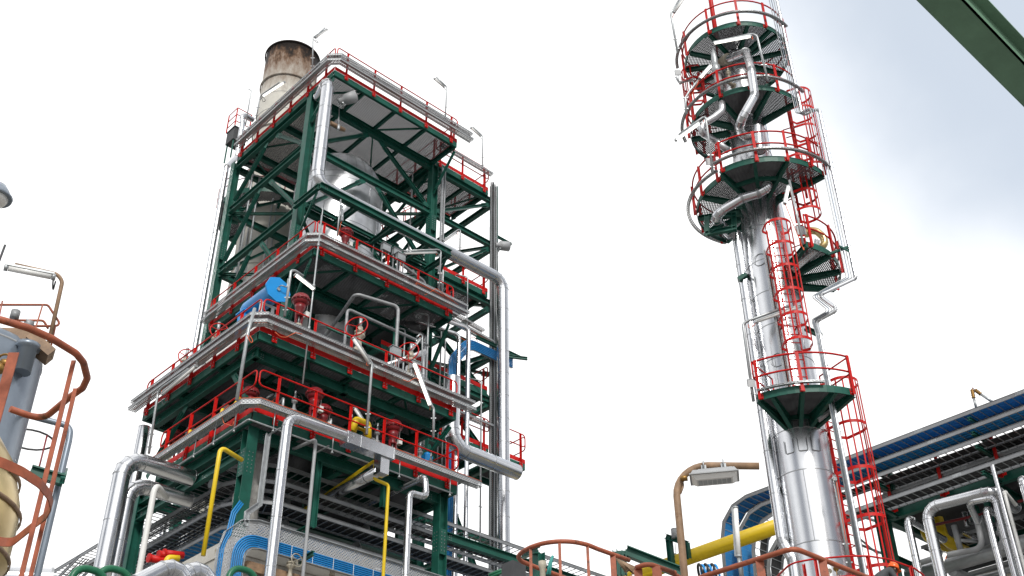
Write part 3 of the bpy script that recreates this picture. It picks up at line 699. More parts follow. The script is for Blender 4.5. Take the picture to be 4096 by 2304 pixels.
round_platform('smaller rear left part of the third column platform seen below the second', -93.5, 20, 2.11, 23.58, .66, beams=(-62,-30,-5), rails=((-93,20),), posts=(-88,-66,-38,-10,16), tray_arc=[(-92,24,.28,.1,('thin empty tray hanging round the rear left of the third platform',(K_(0,),)))], bracket=.5)
round_platform('small half round side platform right of the caged ladder on the column', 122, 206, 2.1, 20.5, .8, beams=(150,178), rails=((122,204),), posts=(124,150,176,202), bracket=.5)
round_platform('lowest fan shaped platform on the column with the red cage beneath', -164, -98, 2.44, 15.25, .82, beams=(-150,-128,-108), rails=((-164,-98),), posts=(-162,-128,-101), tray_arc=[(-142,-100,.12,.12,('short tray with bright orange cables on the lowest column platform',(O_(-.03,.0,.03),)))], bracket=.9)
# ties between the brackets of the third platform
m = MB()
for a0, a1 in ((-186,-148),(-148,-122),(-122,-94)): m.bar(pol(a0,1.55,23.5), pol(a1,1.55,23.5), .1, .12)
obj('platform_tie', m, 'green_paint', col)
# side returns of the lowest platform rail
for az in (-98,-164):
    m = MB().use('red_paint')
    for h in (1.12,.6): m.tube([pol(az,2.48,15.25+h), pol(az,1.25,15.25+h)], .024, 6)
    m.tube([pol(az,1.25,15.25+1.12), pol(az,1.25,15.3)], .024, 6)
    tag(obj('side_rail', m), 'red straight side rail closing the %s of the lowest column platform' % ('left' if az > -120 else 'right'), 'guard rail')
# ---------------------------------------------------------------- caged ladders
def caged_ladder(label, c, az, z0, z1, cz0, hoops=.9, wd=.44, depth=.74, nb=7, hr=.42, group='red caged ladders on the column', material='red_paint', cz1=None, rung=.29):
    """c = (x, y) of the rung centre; az = direction from the rungs into the cage"""
    a = R(az); n = V((math.sin(a), math.cos(a), 0)); u = V((n.y,-n.x,0)); c = V((*c,0))
    t = thing('caged_ladder', label, 'ladder', (c.x,c.y,z0), group)
    for s in (-1,1): m = MB(); m.obox(c+u*s*wd/2+V((0,0,(z0+z1)/2)), u*.016, n*.04, V((0,0,(z1-z0)/2))); obj('stile', m, material, t)
    k = int((z1-z0)/rung)
    for i in range(k): m = MB(); z = z0+.15+i*rung; m.tube([c-u*wd/2+V((0,0,z)), c+u*wd/2+V((0,0,z))], .017, 6); obj('rung', m, material, t)
    zt = cz1 or z1
    if cz0 is not None:
        cc = lambda th, z: c+n*(depth-hr)+u*hr*math.cos(th)+n*hr*math.sin(th)+V((0,0,z))
        nh = max(1, round((zt-cz0)/hoops))
        for i in range(nh+1):
            z = cz0+(zt-cz0)*i/nh
            pts = [c+u*wd/2+V((0,0,z)), c+u*hr+n*.12+V((0,0,z))]+[cc(math.pi*j/14, z) for j in range(15)]+[c-u*hr+n*.12+V((0,0,z)), c-u*wd/2+V((0,0,z))]
            m = MB(); m.sweep([(-.008,-.045),(.008,-.045),(.008,.045),(-.008,.045)], pts, up=(0,0,1)); obj('hoop', m, material, t)
        for j in range(nb): th = math.pi*(j+.5)/nb; p = cc(th,0)*1; m = MB(); m.bar(V((p.x,p.y,cz0)), V((p.x,p.y,zt)), .045, .014, up=(n*math.sin(th)+u*math.cos(th))); obj('cage_bar', m, material, t)
    for z in [z0+.6+i*2.2 for i in range(int((z1-z0)/2.2)+1)]:
        if z > z1-.2: continue
        m = MB(); 
        for s in (-1,1): m.bar(c+u*s*wd/2+V((0,0,z)), c+u*s*wd/2-n*.3+V((0,0,z)), .05, .01)
        obj('standoff', m, material, t)
    return t
LAD = {}
lp = atD(7, 1345, 1000, 31.2)
caged_ladder('long red caged ladder hanging below the lowest column platform at its right', (lp.x, lp.y), 186, 4.5, 16.4, 9.3, hoops=1.32, wd=.46, depth=1.05, hr=.46, nb=7)
q = atD('E', 800, 400, 29.85)
caged_ladder('red caged ladder climbing the front of the column above the lowest platform', (q.x, q.y), -140, 15.3, 21.6, 17.2, hoops=.85, depth=.8, hr=.42, cz1=21.5)
q = pol(176, 1.25)
caged_ladder('red caged ladder behind the lamp pole between side platform and third platform', (q.x, q.y), 168, 20.6, 24.6, 22.4, hoops=.7, depth=.75)
q = pol(150, 1.5)
caged_ladder('red caged ladder below the second column platform seen against the sky', (q.x, q.y), 160, 23.7, 28.0, 24.6, hoops=.9, depth=.85)
q = pol(-20, 1.35)
caged_ladder('thin red caged ladder left of the column under the topmost platform', (q.x, q.y), -40, 27.2, 30.4, 28.6, hoops=.6, depth=.75)
# ================================================================ VESSEL AND CHIMNEY
t = thing('process_vessel', 'large silver domed vessel standing inside the upper green tower', 'vessel', (vx,vy,21))
dome = [(vr,33.85)]+[(vr*math.cos(a), 33.85+vr*1.05*math.sin(a)) for a in [R(8*i) for i in range(1,11)]]+[(.001,36.03)]
m = MB().use('alu_soft'); m.lathe((vx,vy,0), [(1.35,25.8),(1.95,27.2),(vr,27.5)]+dome, seg=56)
m.use('alu_seam')
for z in (27.5,28.7,29.9,31.1,32.3,33.5,33.85): m.lathe((vx,vy,z-.02), [(vr,0),(vr+.012,.01),(vr+.012,.03),(vr,.04)], seg=56, caps=False)
for i in range(28):
    a = 2*math.pi*i/28; pts = [V((vx+(vr*math.cos(e)+.006)*math.cos(a), vy+(vr*math.cos(e)+.006)*math.sin(a), 33.85+vr*1.05*math.sin(e)+.004)) for e in [R(8*k) for k in range(0,9)]]; m.tube(pts, .009, 4)
for i in range(9):
    for k in range(5): a = 2*math.pi*(i+.5*(k%2))/9; m.bar((vx+(vr+.004)*math.cos(a),vy+(vr+.004)*math.sin(a),27.55+1.2*k), (vx+(vr+.004)*math.cos(a),vy+(vr+.004)*math.sin(a),28.65+1.2*k), .02, .02)
o = obj('shell', m, None, t); o.data.set_sharp_from_angle(angle=R(25))
m = MB().use('alu_soft'); m.lathe((vx,vy,0), [(1.3,19.0),(1.3,23.6),(1.9,24.4),(1.9,24.9),(1.15,26.2),(1.1,26.6)], seg=44); m.use('alu_seam')
for z in (20.3,21.6,22.9): m.lathe((vx,vy,z), [(1.3,0),(1.312,.01),(1.312,.03),(1.3,.04)], seg=44, caps=False)
o = obj('skirt', m, None, t); o.data.set_sharp_from_angle(angle=R(25))
for sx, sy in ((-1,-1),(1,-1),(1,1),(-1,1)): m = MB(); m.ibeam((vx+sx*1.5,vy+sy*1.2,24.5), (vx+sx*1.5,vy+sy*1.2,26.1), .2, .2, up=(1,0,0)); obj('leg', m, 'green_paint', t)
m = MB(); m.ring((vx,vy,29.3), (0,0,1), vr+.3, .04, 40, 6); obj('pipe_ring', m, 'galvanised', t)
SX, SY = 23.0, 42.6
sr = 1.50
t = thing('chimney', 'round cream chimney burnt brown and sooty at its open top', 'chimney', (SX,SY,GZ))
m = MB(); m.lathe((SX,SY,0), [(sr+.12,GZ),(sr+.12,30),(sr,34),(sr,STK_TOP),(sr-.05,STK_TOP),(sr-.05,STK_TOP-6)], seg=56, caps=False)
obj('stack_shell', m, 'stack_skin', t)
for z in (STK_TOP-.05,STK_TOP-2.6,STK_TOP-6.3,STK_TOP-10.0,32.5,29,25.5,22): m = MB(); rr = sr+(.12 if z < 32 else .02); m.lathe((SX,SY,z-.06), [(rr,0),(rr+.07,.02),(rr+.07,.10),(rr,.12)], seg=56, caps=False); obj('stiffening_ring', m, 'stack_skin', t)
for z in (STK_TOP-3.9,STK_TOP-5.1,STK_TOP-8.2): m = MB(); m.lathe((SX,SY,z-.02), [(sr,0),(sr+.015,.01),(sr+.015,.02),(sr,.03)], seg=56, caps=False); obj('weld_seam', m, 'grey_paint', t)
for az in (195,240,160):
    a = R(az)
    for r_ in (.12,.30): m = MB(); c = V((SX+(sr+r_)*math.sin(a+.1*r_*8), SY+(sr+r_)*math.cos(a+.1*r_*8), 0)); m.tube([c+V((0,0,18)), c+V((0,0,38))], .05, 8); obj('sampling_pipe', m, 'galvanised', t)
# platform round the chimney, showing left of the tower
t = thing('chimney_platform', 'dark platform with thin red rails wrapped round the chimney, left of the tower top', 'platform', (SX,SY,36.2))
m = MB(); grating(m, [circ(SX,SY,2.75,40), circ(SX,SY,1.6,24)], 36.3); obj('grating', m, 'grate_steel', t)
m = MB(); m.lathe((SX,SY,36.0), [(2.75,0),(2.75,.3)], seg=48, caps=False); obj('rim_beam', m, 'green_paint', t)
for z in (37.45,36.95): m = MB(); m.ring((SX,SY,z), (0,0,1), 2.78, .025, 48, 6); obj('guard_rail', m, 'dark_red', t)
for i in range(20): a = 2*math.pi*i/20; m = MB(); m.bar((SX+2.78*math.cos(a),SY+2.78*math.sin(a),36.2), (SX+2.78*math.cos(a),SY+2.78*math.sin(a),37.45), .06, .04); obj('post', m, 'dark_red', t)
for i in range(10): a = 2*math.pi*i/10; m = MB(); m.ibeam((SX+1.6*math.cos(a),SY+1.6*math.sin(a),36.0), (SX+2.75*math.cos(a),SY+2.75*math.sin(a),36.1), .2, .12); obj('bracket', m, 'green_paint', t)
c = atD(1,190,905,46.3)
t = thing('instrument_shelter', 'small dark shelter box with red rail left of the chimney platform', 'shelter', c-V((0,0,.5)))
m = MB(); m.box(c-V((.38,.38,.4)), c+V((.38,.38,.4))); m.box(c+V((-.42,-.42,.4)), c+V((.42,.42,.45))); obj('box', m, 'dark_steel', t)
for z in (.85,1.3,1.75): m = MB(); m.tube([c+V((.42,-.42,z-.1)),c+V((-.42,-.42,z-.1)),c+V((-.42,.42,z-.1))], .025, 6); obj('guard_rail', m, 'red_paint', t)
for p in ((-.42,-.42),(.42,-.42),(-.42,.42)): m = MB(); m.bar(c+V((*p,.45)),c+V((*p,1.65)),.05,.05); obj('post', m, 'red_paint', t)
for x, y in ((-.3,-.3),(.3,-.3),(-.3,.3)): m = MB(); m.bar(c+V((x,y,-1.6)),c+V((x,y,-.4)),.06,.06); obj('leg', m, 'green_paint', t)
# ================================================================ PIPES ON THE TOWER
alu_pipe('insulated_pipe', 'big silver insulated pipe dropping from the tower top and turning right along the outrigger', [(19.4,33.0,35.9),(19.02,31.75,35.85),(19.02,31.75,29.95),(29.45,31.75,29.95),(29.45,31.75,7)], .27, seam=1.1, er=.55)
alu_pipe('insulated_pipe', 'wide silver pipe turning from vertical to right beneath the blue cable bundle', [(25.45,30.4,22.6),(25.45,30.4,19.6),(28.95,30.4,19.6)], .31, seam=1.2, er=.7)
alu_pipe('insulated_pipe', 'upper of the two fat silver pipes entering the tower at the lower left', [(13.25,31.6,GZ),(13.25,31.6,15.62),(15.6,31.6,15.62)], .27, seam=1.5, er=.62)
alu_pipe('insulated_pipe', 'lower of the two fat silver pipes entering the tower at the lower left', [(13.75,32.0,GZ),(13.75,32.0,15.05),(15.85,32.0,15.05)], .24, seam=1.3, er=.6)
alu_pipe('insulated_pipe', 'slim silver pipe leaving the fat pipes, vertical behind the left column', [(lambda q: (q.x,36.5,19.4))(atY(4,785,200,36.5)),(lambda q: (q.x,36.5,GZ))(atY(4,785,200,36.5))], .22, seam=1.6)
t = alu_pipe('insulated_pipe', 'silver pipe bent over in front of the lowest platform tray with a square end box', [(16.05,26.9,GZ),(16.05,26.9,16.2),(18.4,26.9,16.25)], .16, seam=1.5, er=.36)
m = MB().use('aluminium'); m.obox((19.1,26.95,16.2), (.95,0,0), (0,.2,0), (0,0,.2)); m.use('alu_seam')
for x in (18.2,18.7,20.02): m.obox((x,26.95,16.2), (.012,0,0), (0,.208,0), (0,0,.208))
tag(obj('duct_box', m), 'square sided bright cladding box on the end of the front silver pipe', 'duct')
m = MB().use('aluminium'); m.obox((19.72,27.0,15.72), (.17,0,0), (0,.18,0), (0,0,.28)); m.tube([(19.7,27.1,15.6),(19.7,31.0,15.65)], .17, 20); m.use('alu_seam')
for y in (27.7,29.3): m.lathe((19.7,y,15.6), [(.178,0),(.178,.03)], (0,1,0), 20, caps=False)
tag(obj('duct_elbow', m), 'silver duct dropping below the cladding box and running back under the deck', 'duct')
alu_pipe('insulated_pipe', 'zigzag thin silver pipe below the lowest platform near the right column', [(21.4,31.0,15.9),(21.78,27.35,16.15),(21.82,27.3,15.4),(21.12,27.3,15.35),(21.12,27.3,GZ)], .115, seam=1.3, er=.2)
paint_pipe('gas_pipe', 'yellow pipe standing at the left in front of the cable ladders', [(14.9,27.25,14.5),(14.03,27.0,14.55),(14.0,27.0,11.3)], .065, 'yellow_paint', er=.2)
paint_pipe('gas_pipe', 'yellow pipe with two square bends below the lowest platform', [(19.5,31.5,15.4),(19.68,27.3,16.05),(19.68,27.3,15.4),(20.26,27.3,15.36),(20.26,27.3,GZ)], .055, 'yellow_paint', er=.1)
paint_pipe('vent_pipe', 'grey thin pipe bent over at the top in front of the hanging green post', [(17.2,30.3,16.2),(17.4,27.35,16.05),(17.42,27.3,GZ)], .055, 'grey_paint', er=.14)
paint_pipe('vent_pipe', 'cream pipe with a hooked top left of the yellow standing pipe', [(13.9,29.6,13.8),(13.2,29,13.85),(13.2,29,GZ)], .085, 'white_paint', er=.3)
alu_pipe('insulated_pipe', 'left of the two short silver elbows in front of the white wall', [(10.9,24.0,9.0),(12.05,24.0,9.9),(12.25,24.0,7)], .2, seam=1.2, er=.45)
alu_pipe('insulated_pipe', 'right of the two short silver elbows in front of the white wall', [(11.9,24.5,9.3),(12.9,24.5,10.15),(13.1,24.5,7)], .24, seam=1.2, er=.5)
for i, x in enumerate((11.6,12.35,13.6)): 
    p = atY(4, (330,540,1590)[i], 1395, 26.0+i*.3)
    paint_pipe('return_bend', ('green curved return pipe at the bottom left edge of the plant','second green curved return pipe behind the fat silver riser','green curved pipe bend in front of the blue cable drop')[i], [(p.x-.4,p.y,p.z-1.2),(p.x-.4,p.y,p.z),(p.x+.45,p.y,p.z),(p.x+.45,p.y,p.z-1.6)], .09, 'green_bright', er=.35)
# red flanged manifold and yellow stub
t = thing('manifold', 'bright red capped pipe manifold above the silver elbows', 'manifold', (13.0,28,11.2))
for i,(xa,ya,xb,yb) in enumerate(((815,1300,985,1335),(900,1275,1000,1275),(940,1262,1095,1280))):
    a, b = atY(4,xa,ya,28), atY(4,xb,yb,28); m = MB(); m.tube([a,b], .10, 14); m.disc(a,b-a,.125,.05); m.lathe(a-(b-a).normalized()*.03,[(.075,0),(.075,.02)],(b-a),12); obj('pipe_stub', m, 'red_paint', t)
p = [atY(4,*q,27.6) for q in ((945,1365),(975,1300),(1060,1305))]; paint_pipe('gas_pipe', 'short yellow pipe elbow in front of the red manifold', p, .09, 'yellow_paint', er=.12)
# slender risers at the left side of the tower
for i, (dx, r, lab) in enumerate(((0,.13,'silver downpipe outside the rear left column'),(.38,.05,'thin conduit beside the silver downpipe at the rear left column'))):
    o4 = V((dx,0,0)); q4 = [atY(1,x,y,40.4)+o4 for x, y in ((322,752),(232,702),(238,780),(195,1045),(112,1125))]; q4.append(V((q4[-1].x,40.4,16)))
    alu_pipe('downpipe', lab, q4 if i == 0 else q4[2:], r, seam=2.0, er=.25, seg=16)
for (x,y,lab) in ((27.55,31.9,'left of the pair of slim silver pipes beside the blue bundle'),(27.0,31.9,'right of the pair of slim silver pipes beside the blue bundle')):
    alu_pipe('insulated_pipe', lab, [(24.6,33.0,26.5+(x-27)),(x,y,26.0+(x-27)),(x,y,10)], .09, seam=1.2, er=.25, seg=16)
alu_pipe('insulated_pipe', 'silver pipe behind the rear column with gored bends near the bottom', [(29.9,35.4,19.6),(29.9,35.4,16.0),(30.5,35.2,14.6),(30.5,35.2,8)], .22, seam=1, er=.7, seg=20)
# sprinkler line below the lowest deck
t = thing('sprinkler_line', 'thin galvanised pipe with drops running under the lowest platform edge', 'pipe', (15.1,27.6,15.9))
m = MB(); m.tube(fillet([(23.2,27.6,16.05),(15.12,27.6,16.05),(15.12,32.0,16.0)],.06,3), .028, 8); obj('pipe_run', m, 'galvanised', t)
for x in (16.0,18.2,20.9,23.1): 
    m = MB(); m.tube([(x,27.6,16.05),(x,27.6,16.65)], .02, 6); m.lathe((x,27.6,15.93), [(.05,0),(.05,.02),(.02,.06),(.03,.14)], seg=8); obj('nozzle', m, 'galvanised', t)
for y in (28.4,29.6,30.8): m = MB(); m.tube([(15.12,y,16.03),(15.12,y,16.9),(15.5,y,16.9)], .02, 6); m.lathe((15.12,y,15.93), [(.04,0),(.04,.02),(.02,.06),(.03,.14)], seg=8); obj('nozzle', m, 'galvanised', t)
for x in (16.1,17.9,19.7,21.5): m = MB(); m.bar((x,27.35,16.0),(x,28.1,16.0),.04,.04); obj('hanger', m, 'galvanised', t)
t = thing('wash_rod', 'long straight galvanised tube rising past three platforms', 'tube', (16.9,28.0,17))
m = MB(); m.tube([atY(2,985,205,28.0), atY(2,845,1440,28.0)], .028, 8); obj('tube', m, 'galvanised', t)
for f in (.2,.45,.7): a, b = atY(2,985,205,28.0), atY(2,845,1440,28.0); m = MB(); c = a.lerp(b,f); m.lathe(c, [(.045,0),(.045,.12)], seg=8); obj('coupling', m, 'galvanised', t)
# yellow gas line behind the lowest rail
paint_pipe('gas_pipe', 'yellow pipe running right along the deck of the lowest platform', [(15.75,28.35,17.05),(18.2,28.35,17.05),(18.3,28.6,17.3),(19.6,28.6,17.3),(19.75,28.6,17.75),(20.1,28.6,17.75),(20.1,28.45,17.2),(23.4,28.45,17.15)], .055, 'yellow_paint', er=.1)
paint_pipe('gas_pipe', 'yellow wrapped loop of pipe in the middle of the lowest platform', [(19.35,28.3,17.35),(19.5,28.3,17.85),(20.0,28.3,17.85),(20.05,28.3,17.3)], .12, 'yellow_paint', er=.1)
paint_pipe('gas_pipe', 'yellow pipe following the left edge of the lowest platform', [(15.2,28.5,17.2),(15.15,28.9,16.8),(15.15,33.9,16.72)], .05, 'yellow_paint', er=.15)
for i, y in enumerate((29.6,31.6)): paint_pipe('gas_pipe', ('near yellow branch dropping on the left of the lowest platform','far yellow branch with flange left of the lowest platform')[i], [(15.6,y+.5,17.3),(15.25,y,17.25),(15.2,y,16.75)], .05, 'yellow_paint', er=.12)
# clutter of process piping on the decks
def run(label, pts, r, mt='galv_dull', fl=(), er=None): return paint_pipe('process_pipe', label, pts, r, mt, flanges=fl, seg=12, er=er, group='bare process pipes on the tower decks')
run('bare steel pipe with flange crossing in front of the vessel skirt', [(21.8,34.8,24.6),(20.6,30.6,24.6),(22.4,30.2,24.6),(22.4,30.2,21.0),(22.0,30.6,20.6)], .07, fl=((6,.3),(6,.34)))
run('second bare steel pipe beside the vessel skirt', [(20.5,30.9,20.2),(20.5,30.9,24.0),(24.5,30.9,24.0)], .06, fl=((0,.5),))
run('fat bare pipe rising diagonally behind the right valve', [(20.2,30.8,20.6),(23.2,30.0,22.6),(23.6,29.9,22.9)], .11, 'alu_soft')
run('low bare pipe along the deck of the widest platform', [(16.6,28.9,20.3),(23.3,28.9,20.3)], .13, 'valve_cream', fl=((0,.3),(0,.55),(0,.8)))
run('cream insulated pipe along the left edge of the widest platform', [(15.95,28.9,20.35),(15.95,35.4,20.35)], .17, 'white_paint', fl=((0,.15),(0,.5),(0,.82)))
run('grey pipe along the left deck behind the lower left rail', [(16.2,29.2,17.4),(16.2,33.8,17.4)], .09, 'grey_paint', fl=((0,.4),(0,.7)))
run('silver grey pipe low behind the lowest front rail', [(16.4,28.9,17.15),(23.2,28.9,17.15)], .08, 'galv_dull', fl=((0,.18),(0,.42),(0,.62),(0,.85)))
for i, x in enumerate((17.0,19.0,21.9,22.8,18.6)):
    run('short standpipe with flange %s on the lowest platform' % ('behind the first rail post','left of the middle valves','right of the large valve','nearest the looped rail end','between the two red actuators')[i], [(x,28.9+.15*i,17.15),(x,28.9+.15*i,18.0),(x+.2,29.5,18.1)], .045, 'galvanised', fl=((0,.5),))
for i, (x0, z, y, r) in enumerate(((16.2,15.9,30.6,.12),(16.2,15.6,31.5,.16),(17.0,15.2,32.4,.2),(16.5,18.9,31.0,.12),(16.5,18.7,32.0,.15),(16.4,18.6,34.2,.17))):
    run('dark pipe running across inside the tower, %s' % ('first below the lowest deck','second below the lowest deck','thickest below the lowest deck','first below the widest deck','second below the widest deck','rearmost below the widest deck')[i], [(x0,y,z),(25.8,y,z)], r, 'grey_paint', fl=((0,.3),(0,.65)))
for i, (x, y, z0, z1, r) in enumerate(((26.9,33.0,20,30,.035),(27.15,33.0,17,26.4,.03),(28.3,32.9,22.3,30.2,.03),(25.2,31.8,20,26.2,.045),(24.6,32.6,17,25.6,.04),(23.0,33.1,26.6,29.6,.03),(21.7,33.1,26.6,29.6,.03),(29.2,32.9,17,25,.035),(26.0,34.5,30,36.2,.04),(20.2,33.0,26.6,30,.03),(19.9,39.2,26.6,36,.05),(20.5,39.6,26.6,36,.05))):
    m = MB(); m.tube(fillet([(x,y,z0),(x,y,z1),(x-.5,y+.4,z1+.1)],.12,4), r, 8)
    for k in range(1,4): zz = z0+(z1-z0)*k/4; m.bar((x-.1,y,zz),(x+.1,y,zz),.04,.03)
    tag(obj('conduit', m, 'galvanised'), 'thin galvanised conduit clipped upright inside the steel tower', 'conduit', 'upright conduits in the tower bays')
run('bare pipe loop with flange at the right end of the vessel platform', [(23.6,32.0,27.0),(23.6,32.0,28.3),(25.4,32.4,28.3),(25.4,32.4,26.9)], .07, fl=((1,.5),))
run('grey pipe leaving the vessel side towards the right column', [(24.1,34.9,28.6),(25.6,34.2,28.6),(25.6,34.2,26.8)], .12, 'alu_soft', fl=((0,.5),))
run('bare pipe climbing beside the right front column of the tower', [(25.9,32.9,20.2),(25.9,32.9,26.0),(25.2,33.5,26.3)], .08, 'alu_soft')
run('pair of valves piping low behind the right handwheel', [(22.8,30.0,20.4),(22.8,30.0,22.0),(24.2,30.6,22.1),(24.2,30.6,20.0)], .06, fl=((0,.5),(8,.5)))
run('small green grey pump line under the vessel platform', [(20.6,32.4,23.9),(23.9,32.4,23.9),(23.9,32.4,25.8)], .05, 'green_paint')
# ---------------------------------------------------------------- blue drum
t = thing('blue_drum', 'bright blue horizontal drum with bolted end beside the left rail', 'tank', (17.5,31.3,22.6))
a, b = V((17.5,31.4,23.75)), V((17.45,33.6,24.3)); d = (b-a).normalized()
a = V((17.6,31.3,23.75)); b = V((17.6,33.7,23.75)); d = (b-a).normalized()
m = MB().use('blue_paint'); m.lathe(a, [(.40,0),(.46,.03),(.46,.10),(.36,.12),(.36,1.9),(.3,2.1)], d, 28)
obj('drum', m, None, t)
m = MB(); m.lathe(a-d*.06, [(.54,0),(.54,.06)], d, 8, smooth=False); obj('end_plate', m, 'blue_paint', t)
m = MB(); m.tube(fillet([a-d*.07+V((0,0,.1)), a-d*.25+V((0,0,.1)), a-d*.25+V((.25,0,.1)), a-d*.25+V((.25,0,.5))],.08,4), .025, 8); m.disc(a-d*.08, d, .07, .06); obj('inlet_pipe', m, 'galvanised', t)
m = MB(); m.box((17.25,33.0,22.4),(17.6,33.4,23.5)); m.box((17.2,32.9,23.5),(17.65,33.5,23.56)); obj('motor_box', m, 'blue_paint', t)
for y in (31.9,33.1): m = MB(); m.bar((17.3,y,20.2),(17.35,y,23.4),.09,.09); m.bar((17.9,y,20.2),(17.85,y,23.4),.09,.09); m.bar((17.2,y,23.38),(18.0,y,23.38),.1,.05); obj('leg', m, 'white_paint', t)
# ---------------------------------------------------------------- valves
def actuator(label, c, s=1., body='valve_cream', col='dark_red'):
    c = V(c); t = thing('control_valve', label, 'valve', c-V((0,0,1.0*s)), 'red diaphragm actuated valves')
    m = MB(); m.lathe(c, [(.02,-.16),(.20,-.16),(.27,-.08),(.31,-.03),(.31,.03),(.28,.06),(.26,.16),(.20,.22),(.05,.25),(.001,.25)] if s is None else [(r*s,h*s) for r,h in [(.04,-.2),(.20,-.18),(.27,-.08),(.275,-.03),(.32,-.03),(.32,.03),(.275,.03),(.26,.15),(.20,.2),(.05,.22),(.001,.22)]], seg=24); obj('diaphragm_casing', m, col, t)
    for i in range(14): a = 2*math.pi*i/14; mm = m
    m = MB()
    for i in range(14): a = 2*math.pi*i/14; m.lathe(c+V((.298*s*math.cos(a),.298*s*math.sin(a),-.05*s)), [(.016*s,0),(.016*s,.1*s)], seg=6, smooth=False)
    obj('casing_bolts', m, col, t)
    m = MB(); m.lathe(c-V((0,0,.62*s)), [(.12*s,0),(.10*s,.05*s),(.09*s,.15*s),(.17*s,.28*s),(.19*s,.45*s)], seg=16)
    for sg in (-1,1): m.bar(c+V((sg*.1*s,0,-.95*s)), c+V((sg*.12*s,0,-.5*s)), .05*s, .07*s)
    obj('yoke', m, col, t)
    m = MB(); m.tube([c-V((0,0,1.0*s)), c-V((0,0,.55*s))], .025*s, 8); obj('stem', m, 'galvanised', t)
    m = MB(); m.lathe(c-V((0,0,1.2*s)), [(.06*s,0),(.13*s,.04*s),(.13*s,.12*s),(.09*s,.18*s),(.12*s,.22*s),(.12*s,.26*s)], seg=16); m.tube([c+V((-.32*s,0,-1.15*s)), c+V((.32*s,0,-1.15*s))], .09*s, 14)
    for sg in (-1,1): m.disc(c+V((sg*.32*s,0,-1.15*s)), (1,0,0), .16*s, .05*s, 18)
    obj('valve_body', m, body, t)
    m = MB(); m.box(c+V((.2*s,-.08*s,-.55*s)), c+V((.34*s,.08*s,-.35*s))); m.tube([c+V((.27*s,0,-.35*s)), c+V((.27*s,0,.1*s)), c+V((.05*s,0,.28*s))], .012*s, 6); obj('positioner', m, 'white_paint', t)
    return t
actuator('dark red valve actuator behind the rail of the domed vessel platform', (20.95,32.2,28.6), 1.0)
actuator('large dark red valve actuator right of the blue drum', (17.28,29.0,22.0), 1.05)
actuator('dark red actuator on the lowest platform just right of the yellow pipe start', (17.98,28.6,18.35), 1.0)
actuator('dark red actuator half hidden behind its neighbour on the lowest platform', (18.7,29.1,18.2), .95)
actuator('dark red actuator near the right end of the lowest platform', (21.3,28.6,18.3), 1.05)
actuator('dark red actuator at the left corner of the lowest platform', (16.05,34.4,18.35), .95)
actuator('dark red actuator beside the left post corner under the tall lamp pole', (15.95,29.2,17.9), .9)
def hand_valve(label, c, wdir, s=1., wheel='red_paint', wr=.27, group='cream valves with red handwheels', stand=1.0, body='valve_cream', name='gate_valve'):
    c = V(c); wd = V(wdir).normalized(); t = thing(name, label, 'valve', c-V((0,0,stand*s)), group)
    m = MB(); m.lathe(c, [(.10*s,-.85*s),(.17*s,-.8*s),(.17*s,-.6*s),(.09*s,-.5*s),(.07*s,-.2*s),(.17*s,-.14*s),(.17*s,-.09*s),(.13*s,-.08*s),(.13*s,-.03*s),(.17*s,-.02*s),(.17*s,.03*s),(.09*s,.06*s),(.08*s,.2*s),(.04*s,.22*s)], seg=18); obj('bonnet', m, body, t)
    m = MB(); m.tube([c+V((0,0,.2*s)), c+V((0,0,.55*s))], .05*s, 10); obj('stem_cover', m, 'galvanised', t)
    m = MB(); m.tube([c+V((-.35*s,0,-.95*s)), c+V((.35*s,0,-.95*s))], .13*s, 14)
    for sg in (-1,1): m.disc(c+V((sg*.34*s,0,-.95*s)), (1,0,0), .21*s, .06*s, 18)
    obj('valve_body', m, body, t)
    w_ = c+wd*.33*s; m = MB(); m.ring(w_, wd, wr*s, .02*s, 24, 6); x, y = perp(wd)
    for i in range(3): a = 2*math.pi*i/3+.4; m.tube([w_, w_+(x*math.cos(a)+y*math.sin(a))*wr*s], .014*s, 6)
    m.tube([c, w_], .022*s, 6); obj('handwheel', m, wheel, t)
    return t
hand_valve('cream valve with large red handwheel left of the long angled lamp', (19.75,28.85,21.65), (-.8,-.55,.1), 1.15, wr=.36)
hand_valve('cream valve with large red handwheel near the right end of the widest platform', (22.1,28.85,21.55), (-.8,-.55,.1), 1.15, wr=.36)
hand_valve('cream valve with red handwheel on the left side, nearer the corner', (16.0,32.3,21.5), (-.3,-.9,.1), 1.1, wr=.3)
hand_valve('cream valve with red handwheel farthest along the left side rail', (16.0,34.5,21.4), (-.3,-.9,.1), 1.1, wr=.3)
for i, (x, z) in enumerate(((19.6,17.9),(20.7,17.95),(22.6,17.85),(23.1,17.6),(17.3,17.95),(20.3,18.1))):
    hand_valve('small black wheel valve %s on the lowest platform' % ('left of the second lamp pole','right of the yellow wrapped loop','beside the blue actuator','nearest the right corner','left of the first red actuator','behind the large rail post')[i], (x,28.7,z), (.1,-1,.25), .6, 'black_rubber', .26, 'small valves with black handwheels', body='galv_dull', name='globe_valve')
m = MB(); m.box((23.0,28.9,17.6),(23.35,29.2,17.95)); m.lathe((23.2,29.05,17.95),[(.12,0),(.12,.12),(.05,.16)],seg=12); tag(obj('valve_actuator', m, 'blue_paint'), 'small blue actuator near the looped rail end of the lowest platform', 'actuator')
